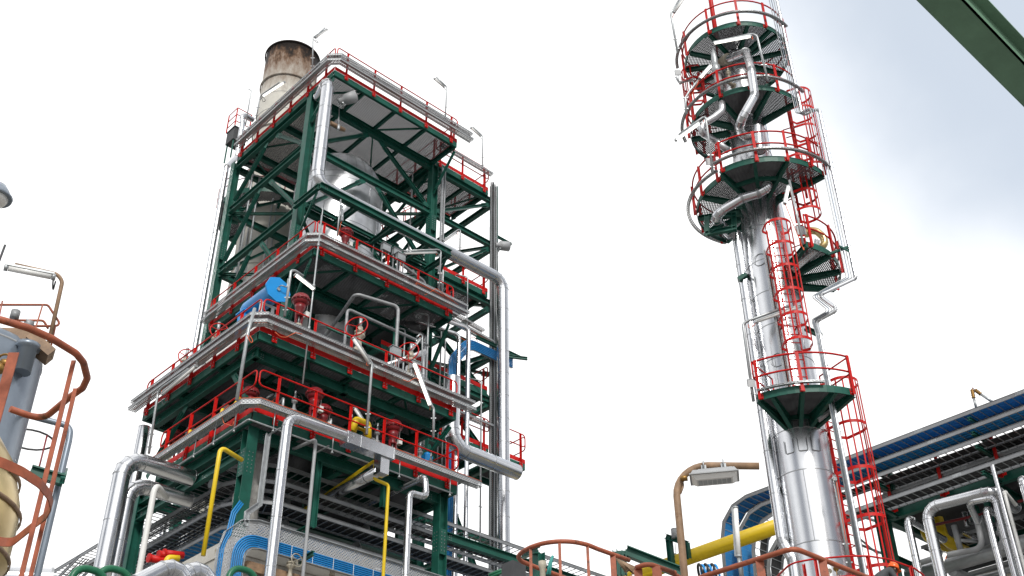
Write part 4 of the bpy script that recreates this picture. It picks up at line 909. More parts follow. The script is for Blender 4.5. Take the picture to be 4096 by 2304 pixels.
for i, (x, z, y) in enumerate(((22.6,28.3,31.6),(23.4,28.2,31.6),(21.2,21.3,28.6),(22.05,21.0,28.5),(23.4,28.6,31.9))):
    t = thing('junction_box', ('left grey box on a stand at the rail of the domed vessel platform','right grey box on a stand at the rail of the domed vessel platform','grey box on twin legs left of the right handwheel valve','grey box on twin legs under the right handwheel valve','upper small grey box behind the domed vessel platform rail')[i], 'box', (x,y,z-.9), 'grey instrument boxes on stands')
    m = MB(); m.box((x-.2,y-.09,z-.14),(x+.2,y+.09,z+.18)); m.box((x-.23,y-.12,z+.18),(x+.23,y+.12,z+.2)); obj('box', m, 'galvanised', t)
    for sg in (-1,1): m = MB(); m.bar((x+sg*.16,y,z-1.0),(x+sg*.16,y,z-.14),.04,.04); obj('leg', m, 'galvanised', t)
    for k in range(3): m = MB(); m.tube([(x-.1+.1*k,y,z-.14),(x-.1+.1*k,y-.03,z-.35),(x-.05+.1*k,y,z-.7)], .012, 5); obj('gland_cable', m, ('black_cable','orange_cable','dark_red')[k], t)
# ---------------------------------------------------------------- sirens
def siren(label, c, d, s=1.):
    c, d = V(c), V(d).normalized(); t = thing('horn_loudspeaker', label, 'loudspeaker', c)
    m = MB(); m.lathe(c, [(.13*s,-.25*s),(.16*s,-.2*s),(.16*s,0),(.27*s,.06*s),(.29*s,.62*s),(.27*s,.62*s),(.25*s,.2*s),(.05*s,.1*s),(.001,.1*s)], d, 28, caps=False); m.disc(c-d*.23*s, d, .12*s, .06*s); obj('horn', m, 'grey_paint', t)
    x, y = perp(d); m = MB(); m.bar(c-V((0,0,.35*s))-x*.2, c-V((0,0,.35*s))+x*.2, .05, .05); m.bar(c-V((0,0,.35*s)), c-V((0,0,.1*s)), .06, .04); obj('bracket', m, 'galvanised', t)
    return t
siren('grey cylindrical horn loudspeaker hanging under the topmost platform corner', atY(1,1040,595,32.1), (.62,-.5,.42), .95)
siren('grey horn loudspeaker sticking out to the right of the rear column', atY(2,2285,425,33.0), (.9,-.35,.12), .85)
t = thing('hoist_chain', 'chain and hook hanging below the horn under the topmost deck', 'hook', atY(1,1000,820,32.6)); a = atY(1,1005,650,32.6); b = atY(1,998,820,32.6)
m = MB(); m.tube([a, b], .018, 6); m.lathe(b, [(.04,-.1),(.07,0),(.07,.18),(.03,.24)], seg=10); obj('chain', m, 'galvanised', t)
paint_pipe('hoist_beam', 'short brown pipe hung on the chain beneath the topmost deck', [atY(1,935,775,32.8), atY(1,1045,835,32.8)], .10, 'rusty_pole')
t = thing('wire_hanger', 'thin wire with clip hanging below the right horn loudspeaker', 'wire', atY(2,2278,610,33.0)); a = atY(2,2276,460,33.0); b = atY(2,2278,610,33.0)
m = MB(); m.tube([a,b], .012, 5); m.lathe(a.lerp(b,.35), [(.03,0),(.03,.15)], seg=6); obj('wire', m, 'galvanised', t)
# bracket arms reaching right from the rear column
for i, (z, y) in enumerate(((34.1,2),(33.4,2))):
    pass
m = MB(); m.ibeam((30.4,33.4,34.0),(31.6,33.4,34.0),.12,.1); m.ibeam((31.5,33.4,34.0),(30.5,33.4,33.2),.1,.08); tag(obj('bracket_arm', m, 'green_paint'), 'green triangular bracket arm holding the right horn loudspeaker', 'bracket')
m = MB(); m.ibeam((28.6,32.6,26.9),(31.4,32.6,26.9),.14,.12); m.ibeam((29.6,33.2,26.7),(31.4,32.2,26.7),.14,.12); tag(obj('bracket_arm', m, 'green_paint'), 'dark green bracket arms above the blue cable bundle', 'bracket')
# ---------------------------------------------------------------- fluorescent lamps on bent poles
def lamp(label, pole, tube, lit=False, r=.032, plane=None, fr=.14, cablec='orange_cable', group='fluorescent lamps on bent poles', pm='galvanised', clamp=True, wfac=1., arms=True):
    pole = [V(p) for p in pole]; a, b = V(tube[0]), V(tube[1]); t = thing('strip_lamp', label, 'lamp', pole[0], group)
    if len(pole) > 1:
        m = MB(); m.tube(fillet(pole, fr, 5), r, 10); obj('pole', m, pm, t)
        if clamp:
            d = (pole[1]-pole[0]).normalized(); m = MB()
            for f in (.25,.75): c = pole[0]+d*f; m.bar(c-rt0*.09, c+rt0*.09, .035, .035)
            obj('clamp', m, 'galvanised', t)
    d = (b-a).normalized(); L = (b-a).length; u = V((0,0,1))-d*d.z; u = u.normalized() if u.length > .2 else perp(d)[0]; s_ = d.cross(u).normalized(); c = (a+b)/2
    m = MB(); m.obox(c+u*.04*wfac, d*L/2, s_*.055*wfac, u*.016*wfac); h = obj('housing', m, 'galvanised', t)
    m = MB(); m.tube([a+d*.03, b-d*.03], .046*wfac, 12); obj('diffuser', m, 'tube_lit' if lit else 'tube_glass', t)
    for e_ in (a, b): m = MB(); m.lathe(e_-d*.025, [(.052*wfac,0),(.052*wfac,.05)], d, 12); obj('end_cap', m, 'galvanised', t)
    if arms:
        m = MB()
        for f in (.25,.75):
            p = a+(b-a)*f
            m.bar(p+u*.05*wfac, p+u*.09*wfac+s_*.02, .03, .03)
        obj('bracket', m, 'galvanised', t)
    e = pole[-2] if len(pole) > 1 else a; q = b if (b-e).length < (a-e).length else a; m = MB()
    pts = [q, q+V((0,0,-.12))+(e-q)*.3, e+V((0,0,-.3)), e+V((0,0,-.12))]
    m.tube(fillet(pts,.12,4), .011, 5); obj('flex_cable', m, cablec, t)
    return t
def P_(f, z, v, *pts): return [f(z,x,y,v) for x, y in pts]
lamp('strip lamp on the tallest bent pole above the left edge of the tower top', P_(atY,1,33.3,(792,360),(797,97),(835,72),(892,22)), P_(atY,1,33.25,(815,100),(905,38)), cablec='black_cable')
lamp('strip lamp on a bent pole at the right front of the topmost platform', P_(atY,1,31.4,(1846,740),(1856,490),(1775,412)), P_(atY,1,31.4,(1835,492),(1757,425)), cablec='black_cable')
lamp('strip lamp on a bent pole over the right shoulder platform', P_(atY,1,33.1,(2142,1140),(2140,880),(2065,805)), P_(atY,1,33.1,(2122,880),(2047,815)), cablec='black_cable')
lamp('lit white strip lamp leaning out in front of the brown chimney', P_(atX,1,18.9,(345,745),(378,560),(530,455)), P_(atX,1,18.8,(402,562),(570,455)), lit=True, fr=.2, cablec='black_cable')
paint_pipe('mast', 'thin bare mast with a hooked tip left of the chimney', P_(atX,1,18.6,(262,790),(308,520),(287,508)), .03, 'galvanised', er=.05)
lamp('strip lamp hanging upright from a post over the domed vessel platform', P_(atY,2,31.1,(1098,355),(1124,88)), P_(atY,2,31.1,(1130,135),(1130,245)), clamp=False)
lamp('small strip lamp on a bent pole between tower and right horn loudspeaker', P_(atY,2,33.0,(1998,470),(2002,310),(1985,310),(1875,390)), P_(atY,2,33.0,(1970,335),(1880,395)))
lamp('strip lamp under a grey arched pole at the right end of the domed vessel platform', P_(atY,2,31.0,(1848,735),(1860,462),(1830,455),(1585,465)), P_(atY,2,31.0,(1822,478),(1590,485)), fr=.2)
lamp('long white strip lamp sloping down from a pole above the big red actuator', P_(atY,2,28.0,(712,945),(760,610),(790,610),(850,650)), P_(atY,2,27.95,(790,640),(928,748)), lit=True, r=.045, wfac=1.15, fr=.1)
lamp('long lamp leaning steeply across the widest platform rail, its housing facing out', P_(atY,3,27.65,(1772,985),(1812,465),(1775,425),(1700,300)), P_(atY,3,27.6,(1795,468),(1672,280)), r=.05, wfac=1.3, clamp=True)
lamp('bright lamp leaning steeply over the right end of the widest platform rail', P_(atY,3,27.65,(2262,1010),(2265,800),(2240,760),(2150,500)), P_(atY,3,27.6,(2238,775),(2120,462)), lit=True, r=.05, wfac=1.25)
lamp('warm lit strip lamp fixed under the deck of the widest platform', P_(atY,3,29.4,(1900,740),(1700,655)), P_(atY,3,29.4,(1672,685),(1912,772)), lit=True, wfac=1.1, clamp=False)
lamp('strip lamp on a bent pole along the left edge of the widest platform', P_(atX,3,15.0,(175,1125),(242,680),(275,640),(470,505)), P_(atX,3,14.95,(278,690),(522,485)), r=.045, wfac=1.2, fr=.2)
paint_pipe('lamp_pole', 'thick galvanised pole rising past the left corner of the widest platform', P_(atY,3,27.75,(820,735),(905,225),(952,62)), .055, 'galvanised', er=.3)
lamp('strip lamp on an upright pole before the right column of the widest platform', P_(atY,3,29.2,(2178,670),(2182,265),(2165,250),(2140,275)), P_(atY,3,29.2,(2165,285),(2100,375)), lit=False)
lamp('white strip lamp low among the valves left of the second lamp pole', P_(atY,3,28.9,(1800,960),(1800,940)), P_(atY,3,28.9,(1680,790),(1795,965)), clamp=False, wfac=1.1)
lamp('small white strip lamp end beside the first post of the lowest platform', P_(atY,3,29.6,(1040,720),(1085,690)), P_(atY,3,29.6,(1125,655),(1105,715)), clamp=False)
# hanging cable loops, orange and black
def loop_cable(label, pts, r=.014, mt='orange_cable'):
    m = MB(); m.tube(fillet(pts,.2,6), r, 6); return tag(obj('loose_cable', m, mt), label, 'cable', 'loose cable loops')
for i, (z, f, v, pts, mt) in enumerate(((3,atY,27.5,((1100,235),(1140,270),(1180,275),(1250,240),(1300,250)),'orange_cable'),(3,atY,27.5,((2040,585),(2080,600),(2130,570),(2170,590)),'orange_cable'),(3,atY,27.6,((895,255),(925,320),(940,300),(915,260)),'orange_cable'),(3,atX,15.0,((760,770),(705,830),(725,905),(790,925),(800,890)),'orange_cable'),
        (2,atY,30.8,((1640,700),(1700,740),(1660,690),(1770,740),(1880,800)),'orange_cable'),(2,atY,30.8,((1740,790),(1830,740),(1900,800),(1985,860)),'orange_cable'),(3,atX,15.0,((262,725),(285,770),(318,745),(300,720)),'black_cable'),(3,atY,27.4,((1700,990),(1800,1030),(1790,1120),(1745,1130)),'black_cable'),(5,atY,27.3,((500,300),(565,345),(575,440),(520,455)),'black_cable'),
        (2,atY,32.8,((2000,1100),(2050,1130),(2100,1090),(2130,1130)),'orange_cable'),(1,atX,18.8,((385,560),(400,610),(425,600),(400,570)),'black_cable'),(1,atY,33.2,((800,110),(820,140),(850,140),(815,120)),'black_cable'))):
    loop_cable(('orange cable sagging under the first post of the widest platform','orange cable sagging near the right end of the widest platform','orange cable hanging at the thick lamp pole','big orange loop at the left of the lowest platform','orange cable looping out of the tray before the grey boxes','orange cable curling over the end of the vessel platform tray','black cable ring on the left lamp pole','black cable hanging at the square cladding box','dark cable loop under the lowest platform tray','orange cables dangling from the crossing tray','short black cable at the lit chimney lamp','short black cable at the tallest lamp')[i], [f(z,x,y,v) for x, y in pts], mt=mt)
# ================================================================ CABLE LADDERS WRAPPED ROUND THE FOOT
LG = 'galvanised cable ladders wrapped round the tower foot'
def wrap(xr, yl, z, o, w_=.75): return fillet([(xr,29.3+o,z),(16.2+o,29.3+o,z),(16.2+o,yl,z)], 1.1, 2)
ladder_tray('cable_ladder', 'uppermost galvanised cable ladder curving round the tower foot', wrap(40,44,15.78,.38), .75, .13, group=LG)
ladder_tray('cable_ladder', 'second galvanised cable ladder just below the uppermost one', wrap(40,40.8,15.22,.38), .75, .13, group=LG, cables=(('black_cable',-.25,.1,6,.02),))
ladder_tray('cable_ladder', 'third cable ladder filled with black cables round the tower foot', wrap(33,40,14.6,.55), .8, .12, group=LG, cables=(('black_cable',-.32,.32,13,.022),))
ladder_tray('cable_ladder', 'fourth cable ladder with blue cables under the tower foot', wrap(33,39,14.0,.8), .8, .12, group=LG, cables=(('blue_cable',-.35,.35,14,.024),))
ladder_tray('cable_ladder', 'inner cable ladder with blue cables behind the fourth one', wrap(32,38,13.95,1.9), .9, .12, group=LG, cables=(('blue_cable',-.38,.38,14,.026),))
ladder_tray('cable_ladder', 'innermost cable ladder crowded with black cables in the shade', wrap(32,38,14.3,3.2), .9, .12, group=LG, cables=(('black_cable',-.38,.38,16,.026),))
ladder_tray('cable_ladder', 'deep inner cable ladder of black cables above the white wall', wrap(32,38,13.2,2.6), .9, .12, group=LG, cables=(('black_cable',-.38,.38,16,.026),))
ladder_tray('cable_ladder', 'cable ladder running off down to the far left behind the fat silver pipes', [(16.3,40.3,15.5),(16.3,42.8,14.9),(16.3,70,14.9)], .75, .12, group=LG, cables=(('black_cable',-.2,.2,5,.02),))
ladder_tray('cable_ladder', 'lower cable ladder running to the far left near the bottom edge', [(17.2,34,13.2),(17.2,70,13.2)], .9, .12, group=LG, cables=(('black_cable',-.3,.3,9,.025),))
# upright perforated riser with cables before the front column
tray('cable_riser', 'narrow perforated riser in front of the wrinkled grey bellows', [(15.95,27.8,15.9),(15.95,27.8,13.6),(15.55,27.75,13.2),(15.55,27.72,12.8)], .14, .06, (), up=(0,-1,0), material='galvanised')
t = thing('bellows', 'wrinkled grey fabric bellows hanging behind the front column', 'bellows', (16.5,29.6,13.4))
m = MB(); rnd = random.Random(3)
rows, sg_ = 16, 24; b0 = len(m.v)
for j in range(rows+1):
    for i in range(sg_):
        a = 2*math.pi*i/sg_; r_ = .38+.05*math.sin(a*5+j*.9)+.05*math.sin(j*1.3+a*2)+rnd.uniform(-.02,.02)+(.07 if j in (0,rows) else 0)
        m.v.append((16.6+r_*math.cos(a), 29.7+r_*math.sin(a), 13.4+j*.165))
for j in range(rows):
    for i in range(sg_): i2 = (i+1)%sg_; m.face((b0+j*sg_+i,b0+j*sg_+i2,b0+(j+1)*sg_+i2,b0+(j+1)*sg_+i), smooth=True)
obj('fabric', m, 'grey_wrap', t)
for z in (13.45,16.0): m = MB(); m.lathe((16.6,29.7,z), [(.46,0),(.46,.06)], seg=24, caps=False); obj('clamp_band', m, 'galvanised', t)
# ================================================================ WHITE CONCRETE BUILDING AND THE BLUE CABLES ON IT
t = thing('concrete_building', 'weathered off white concrete building below the tower behind the blue cables', 'building', (20,31,GZ))
m = MB(); m.box((15.45,28.25,GZ),(32,34.5,12.15)); o = obj('wall', m, 'concrete', t)
m = MB(); m.box((15.41,28.21,12.16),(32.04,34.54,12.58)); obj('parapet', m, 'concrete', t)
for x in (18.3,21.2,24.2,27.1): m = MB(); m.box((x-.012,28.238,GZ),(x+.012,28.246,12.1)); obj('panel_joint', m, 'dark_steel', t)
for z in (9.9,6.5): m = MB(); m.box((15.5,28.237,z-.01),(32,28.245,z+.01)); obj('panel_joint', m, 'dark_steel', t)
for x in (16.4,19.6,22.7): m = MB(); m.tube([(x,28.1,5),(x,28.1,11.9)], .035, 8); obj('conduit', m, 'galvanised', t)
m = MB(); m.box((15.9,27.95,11.65),(31,28.23,11.92)); obj('lintel', m, 'rusty_pole', t)
t = thing('blue_cable_tray', 'broad perforated tray with rows of blue cables turning along the white wall', 'cable tray', (15.2,27.75,8))
pp_ = [(15.21,27.75,5.0),(15.21,27.75,12.66),(32,27.75,12.66)]
bp_ = fillet(pp_, .8, 3)
m = MB(); m.sweep([(-.42,-.06),(-.42,0),(.42,0),(.42,-.06)], bp_, closed=False, up=(0,-1,0), uvs=True); obj('tray_plate', m, 'perforated', t)
m = MB()
for s in (-.42,.42): m.sweep([(s-.01,-.005),(s+.01,-.005),(s+.01,.09),(s-.01,.09)], bp_, up=(0,-1,0))
obj('tray_lip', m, 'galvanised', t)
bpc = fillet(pp_, .8, 10)
for i in range(15):
    if i in (6,7,8) or i > 11: continue
    if i < 6: x = .375-.062*i
    else: x = -.375+.062*(i-9)
    pts = bpc if i < 9 else [p for p in bpc if p.z < 12.55 and p.x < 15.4]+[V((15.4,27.7,12.95)), V((15.6,27.75,13.3))]
    m = MB(); m.sweep([(x+.026*math.cos(k*math.pi/3), .03+.026*math.sin(k*math.pi/3)) for k in range(6)], pts, up=(0,-1,0), smooth=True); obj('cable', m, 'blue_cable', t)
for z in (9.0,9.7,10.4,11.1): m = MB(); m.box((14.81,27.68,z),(15.61,27.688,z+.012)); obj('cable_tie', m, 'white_paint', t)
for i in range(20): m = MB(); x = 16.4+i*.75; m.box((x,27.68,12.25),(x+.015,27.688,12.62)); obj('cable_tie', m, 'white_paint', t)
hand_valve('old cream valve with spoked wheel on the white wall', atY(4,1985,1345,27.8), (.1,-1,.1), .8, 'valve_cream', .25, None, name='wall_valve')
paint_pipe('wall_pipe', 'rusty cream pipe with an elbow low on the white wall', P_(atY,5,27.9,(262,1449),(270,1395),(450,1425),(700,1470)), .085, 'valve_cream', er=.12)
m = MB(); m.ibeam(atY(5,-5,1330,27.9), atY(5,110,1260,27.0), .14, .1); tag(obj('pipe_bracket', m, 'green_paint'), 'short green bracket holding the thin grey pipe at the wall', 'bracket')
# ================================================================ PIPES AND LAMPS ON THE COLUMN
PD = lambda D, z, *pts: [atD(z,x,y,D) for x, y in pts]
b_ = atD(7,820,740,30.6)
bot = PD(30.6,7,(975,1449),(972,1345),(898,1215))
vt = V((bot[-1].x, bot[-1].y, atD(8,410,430,30.6).z))
alu_pipe('insulated_pipe', 'long silver pipe standing close on the left of the polished column', [bot[0]-V((0,0,3)), bot[1], bot[2], vt], .155, seam=1.25, er=.4)
c2 = atD(8,470,430,31.3); alu_pipe('insulated_pipe', 'thin silver pipe between the column and the long left pipe', [V((c2.x,c2.y,GZ)), c2], .07, seam=1.6, seg=16)
c2 = atD(7,1300,640,32.3); alu_pipe('insulated_pipe', 'silver pipe running up behind the red caged ladder', [V((c2.x,c2.y,GZ)), V((c2.x,c2.y,17.5))], .07, seam=1.3, seg=16)
alu_pipe('insulated_pipe', 'fat silver pipe hooked out from under the third column platform and back in', PD(29.7,8,(665,25),(668,95),(600,135),(480,170))+PD(29.7,8,(275,300))+PD(30.5,8,(345,375),(410,440)), .16, seam=.6, er=.25)
alu_pipe('insulated_pipe', 'silver swan neck pipe crossing in front of the two upper platforms', PD(30.3,'A',(985,960))+PD(29.4,'A',(1310,830))+PD(28.6,'B',(1235,-60),(1285,290),(1060,690))+PD(29.6,'B',(1085,830),(1180,900),(1260,860)), .145, seam=.75, er=.3)
alu_pipe('insulated_pipe', 'second silver pipe standing against the column between upper platforms', PD(30.0,'B',(1320,760),(1355,1090)), .2, seam=.7)
t = thing('relief_valve', 'tall silver relief valve standing on the second platform of the column', 'valve', atD('A',870,1300,29.6))
a, b = atD('A',790,890,29.6), atD('A',815,1090,29.6); u = V((0,0,1)); L = (b-a).length
m = MB(); m.lathe(V((b.x,b.y,b.z)), [(.13,-.25),(.16,-.2),(.16,.05),(.10,.12),(.10,.3),(.12,.34),(.09,.7),(.03,.9),(.02,.95)], seg=18); obj('bonnet', m, 'galvanised', t)
c = atD('A',840,1180,29.6); m = MB(); m.disc(c,(0,0,1),.17,.05); m.disc(c-V((0,0,.07)),(0,0,1),.17,.05); m.tube([c, c-V((0,0,.9))], .13, 16); obj('outlet', m, 'grey_paint', t)
c = atD('A',985,960,30.3); d = (atD('A',1310,830,29.4)-c).normalized(); m = MB()
for k in (-.28,-.20,-.06,.02,.1): m.disc(c+d*k, d, (.16,.14,.2,.21,.2)[int((k+.28)*10) % 5], .05, 20)
m.tube([c-d*.6, c], .1, 14); obj('flanges', m, 'valve_cream', t)
hand_valve('small brown valve with a black wheel between relief valve and column', atD('A',1020,1170,29.8), (.1,-1,.2), .55, 'black_rubber', .25, None, name='globe_valve')
paint_pipe('outlet_pipe', 'bare grey S shaped pipe hanging below the second column platform', PD(29.3,'B',(810,390),(825,510),(700,610),(530,710),(525,830))+PD(30.2,'B',(700,930),(900,1080)), .12, 'alu_soft', er=.28)
c = atD('A',880,930,31.3); paint_pipe('red_mast', 'red painted tube rising through the topmost column platform', [V((c.x,c.y,c.z-.4)), V((c.x,c.y,c.z+7))], .09, 'red_paint')
paint_pipe('tan_pipe', 'tan curved pipe behind the small side platform of the column', PD(32.3,'D',(930,700),(960,640),(1060,650),(1140,720),(1160,800),(1100,850)), .13, 'tank_yellow', er=.3)
# impulse lines and the silver pipe jogging out to the right
def zig(o, r, mt, D, lab, last=True):
    pts = PD(D,6,(905-o*.9,-60),(1103-o*.7,838-o*.1),(1222-o*1.0,783-o*.15))
    e = atD(8,1325-o*1.25,745-o*.1,D); pts.append(V((pts[-1].x,pts[-1].y,e.z)))
    pts += PD(D-.6,8,(1045-o*.9,872+o*.12),(1183-o*1.2,975+o*.1),(1020-o*.5,1062-o*.2)); q = PD(D,8,(1050-o*.7,1140)); pts += [V((pts[-1].x+.1,pts[-1].y,pts[-1].z-.4))]; pts.append(V((pts[-1].x,pts[-1].y,9)))
    return alu_pipe('insulated_pipe', lab, pts, r, seam=1.1, er=.12, seg=12) if mt is None else paint_pipe('impulse_line', lab, pts, r, mt, er=.1, seg=6)
zig(0, .055, None, 30.0, 'outermost silver pipe jogging twice down the right side of the column')
for i, mt in enumerate(('galvanised','tank_grey','galvanised')): zig(26+18*i, .018, mt, 29.95-.05*i, ('thin steel line nearest the outer silver pipe on the right','middle thin steel line beside the stepped silver pipe','innermost thin steel line beside the stepped silver pipe')[i])
m = MB(); m.bar(atD(8,1110,575,29.9), atD(8,1260,520,29.9), .07, .07); m.bar(atD(8,1190,515,29.8), atD(8,1265,555,29.8), .06, .05); tag(obj('line_bracket', m, 'green_paint'), 'dark green outrigger arm clamping the thin lines at the right', 'bracket')
m = MB(); m.ibeam(atD(8,945,1110,30), atD(8,1060,1165,30), .14, .14); tag(obj('stub_beam', m, 'green_paint'), 'short dark green beam end beside the front ladder of the column', 'beam')
m = MB(); m.ibeam(atD(8,475,725,30.7), atD(8,540,765,31.2), .18, .14); m.bar(atD(8,480,740,30.5), atD(8,500,760,30.5), .3,.3); tag(obj('pipe_guide', m, 'green_paint'), 'dark green pipe guide between long left pipe and column', 'bracket')
m = MB(); m.ibeam(atD(7,850,865,30.6), atD(7,910,880,31.2), .18, .14); tag(obj('pipe_guide', m, 'green_paint'), 'lower green pipe guide on the long left pipe near the blue cable rack', 'bracket')
m = MB()
for a, b in (((230,300),(232,440)),((425,270),(430,405)),((232,425),(440,385)),((345,300),(440,290)),((232,425),(345,350))): m.ibeam(atD(8,*a,30.2), atD(8,*b,30.2), .16, .14)
tag(obj('pipe_support', m, 'green_paint'), 'boxy green steel support under the hooked silver pipe', 'support')
# cables in front of the column
t = thing('cable_riser', 'perforated riser with black and orange cables running down the column front', 'cable tray', pol(-112,.95,15.3), None)
cc = atD('E',660,500,30.0); pa = [V((cc.x,cc.y,15.3)), V((cc.x,cc.y,21.0))]
tray('cable_riser', '', pa, .17, .06, (('black_cable',(-.05,-.02,.02),.03,.014),('orange_cable',(.05,),.03,.012)), parent=t, up=(0,-1,0))
tray('cable_tray', 'short tray of orange cables bridging from the ladder to the side platform', PD(29.6,'D',(790,1110),(1060,880),(1075,745)), .14, .05, (('orange_cable',(-.04,0,.04),.03,.013),), up=(.5,-.5,.7))
tray('cable_tray', 'perforated tray dangling at the left of the topmost column platform', PD(29.8,'A',(460,1280),(230,1350),(170,1260)), .16, .05, (), up=(.3,-.6,-.6))
tray('cable_tray', 'sloping galvanised tray under the right side of the lowest column platform', PD(29.9,'E',(1090,1260),(1370,1040)), .16, .05, (), up=(0,0,1), material='galvanised')
for i, (z, D, a, b, c) in enumerate((('E',29.8,(300,820),.1,'grey'),('D',29.6,(880,640),.14,'grey'),('B',29.4,(640,1240),.12,'grey'),('A',29.5,(205,1170),.1,'grey'))):
    p = atD(z,*a,D); m = MB(); m.obox(p, rt0*b, fw*.07, V((0,0,b*1.2))); m.tube([p-V((0,0,b)), p-V((0,0,b+.35))], .012, 6)
    tag(obj('junction_box', m, 'grey_paint'), ('small grey box on the lamp pole left of the lowest column platform','pale grey box on the lamp pole at the side platform','grey box on the lamp pole left of the third platform','tiny grey box at the left edge of the topmost column platform')[i], 'box')
LC = 'strip lamps on bent poles round the column'
def plamp(lab, D, pz, pole, tz, tb, lit=False, r=.04, wf=1.0, fr=.15): return lamp(lab, [atD(pz,x,y,D) for x,y in pole], [atD(tz,x,y,D-.05) for x,y in tb], lit, r=r, fr=fr, wfac=wf, group=LC)
plamp('strip lamp on a long bent pole crossing the column below the side platform', 29.9, 7, [(702,262),(497,-380)][:1]+[(668,0)], 8, [(592,1062),(912,950)]) if False else None
lamp('strip lamp on a long bent pole crossing the column below the side platform', [atD(7,702,262,29.9), atD(8,492,1080,29.9), atD(8,525,1058,29.9), atD(8,835,945,29.9)], [atD(8,588,1065,29.85), atD(8,912,952,29.85)], False, r=.045, fr=.2, group=LC)
plamp('lit strip lamp on an arched pole under the topmost column platform', 28.7, 'A', [(1655,1300),(1480,575),(1400,545),(850,665)], 'A', [(785,698),(1388,585)], True, fr=.25)
plamp('strip lamp on the bent pole high at the far upper left of the column', 29.7, 'A', [(205,860),(92,220),(260,-60)], 'A', [(150,200),(330,-60)])
plamp('strip lamp sticking out left on a bent pole at the second platform', 28.9, 'B', [(685,1400),(585,612),(545,605),(200,855)], 'B', [(495,692),(155,935)], True)
plamp('long strip lamp leaning left between the top two column platforms', 29.2, 'B', [(300,560),(290,330),(350,230),(560,-20)], 'A', [(745,1055),(560,1265)], True)
plamp('short strip lamp hanging from a straight pole in front of the side platform', 28.9, 'D', [(905,800),(745,62)], 'D', [(738,130),(695,330)], True)
c = atD(7,1365,1400,29.6)
lamp('bare lamp pole with a short bracket standing before the red caged ladder', PD(29.6,7,(1362,1420),(1250,765)), PD(29.5,7,(1240,790),(1262,800)), False, r=.05, clamp=True, group=LC)
# ================================================================ BOTTOM RING PLATFORM AND THE WORKER
RZ = 10.2
rrp = [atZ(7,x,y,RZ) for x,y in ((955,1362),(1100,1335),(1330,1315),(1480,1313),(1620,1335),(1800,1400),(1890,1470))]
t = thing('round_platform', 'bottom platform of the column with a sweeping red rail where the worker stands', 'platform', (25.5,14.5,RZ-1.15))
for dz in (0,-.5): m = MB(); m.tube(fillet([rrp[0]+V((.6,.9,dz))]+[p+V((0,0,dz)) for p in rrp]+[V((27.9,15.5,RZ+dz))],.6,4), .025, 8); obj('guard_rail', m, 'red_paint', t)
for p in (rrp[0]+V((.3,-.2,0)), rrp[1]+V((.05,-.08,0)), rrp[3]+V((0,0,0)), rrp[5]+V((-.25,-.03,0))): m = MB(); m.bar(V((p.x,p.y,RZ-1.3)), p, .10, .012, up=rt0); m.bar(V((p.x,p.y+.04,RZ-1.3)), p+V((0,.04,0)), .012, .06, up=rt0); obj('post', m, 'red_paint', t)
pl = [(p.x,p.y) for p in rrp]+[(27.9,15.5),(27.6,17.5),(24.2,16.8)]
m = MB(); grating(m, [pl, circ(CX,CY,.9)], RZ-1.15, .3); obj('grating', m, 'grate_steel', t)
m = MB(); m.sweep([(-.01,-.1),(.01,-.1),(.01,.1),(-.01,.1)], [V((x,y,RZ-1.2)) for x,y in pl], up=(0,0,1), loop=True); obj('rim_beam', m, 'green_paint', t)
m = MB()
for i in range(5): q = pol(-98-i*22,.85,RZ-1.3); m.ibeam(q, pol(-98-i*22,1.9,RZ-1.2), .2, .1)
obj('bracket', m, 'green_paint', t)
t = thing('instrument_cluster', 'cluster of small gauges and valves at the column foot behind the red rail', 'gauges', atD(7,1230,1440,29))
for i,(x,y) in enumerate(((1215,1415),(1262,1400),(1290,1430),(895,1428))):
    p = atD(7,x,y,29.2); m = MB(); m.disc(p, -fw, .07, .05, 16); m.tube([p, p-V((0,0,.3))], .014, 6); m.tube([p-V((.1,0,.25)), p-V((-.1,0,.25))], .04, 8); obj('gauge', m, ('valve_cream','brass','galv_dull','white_paint')[i], t)
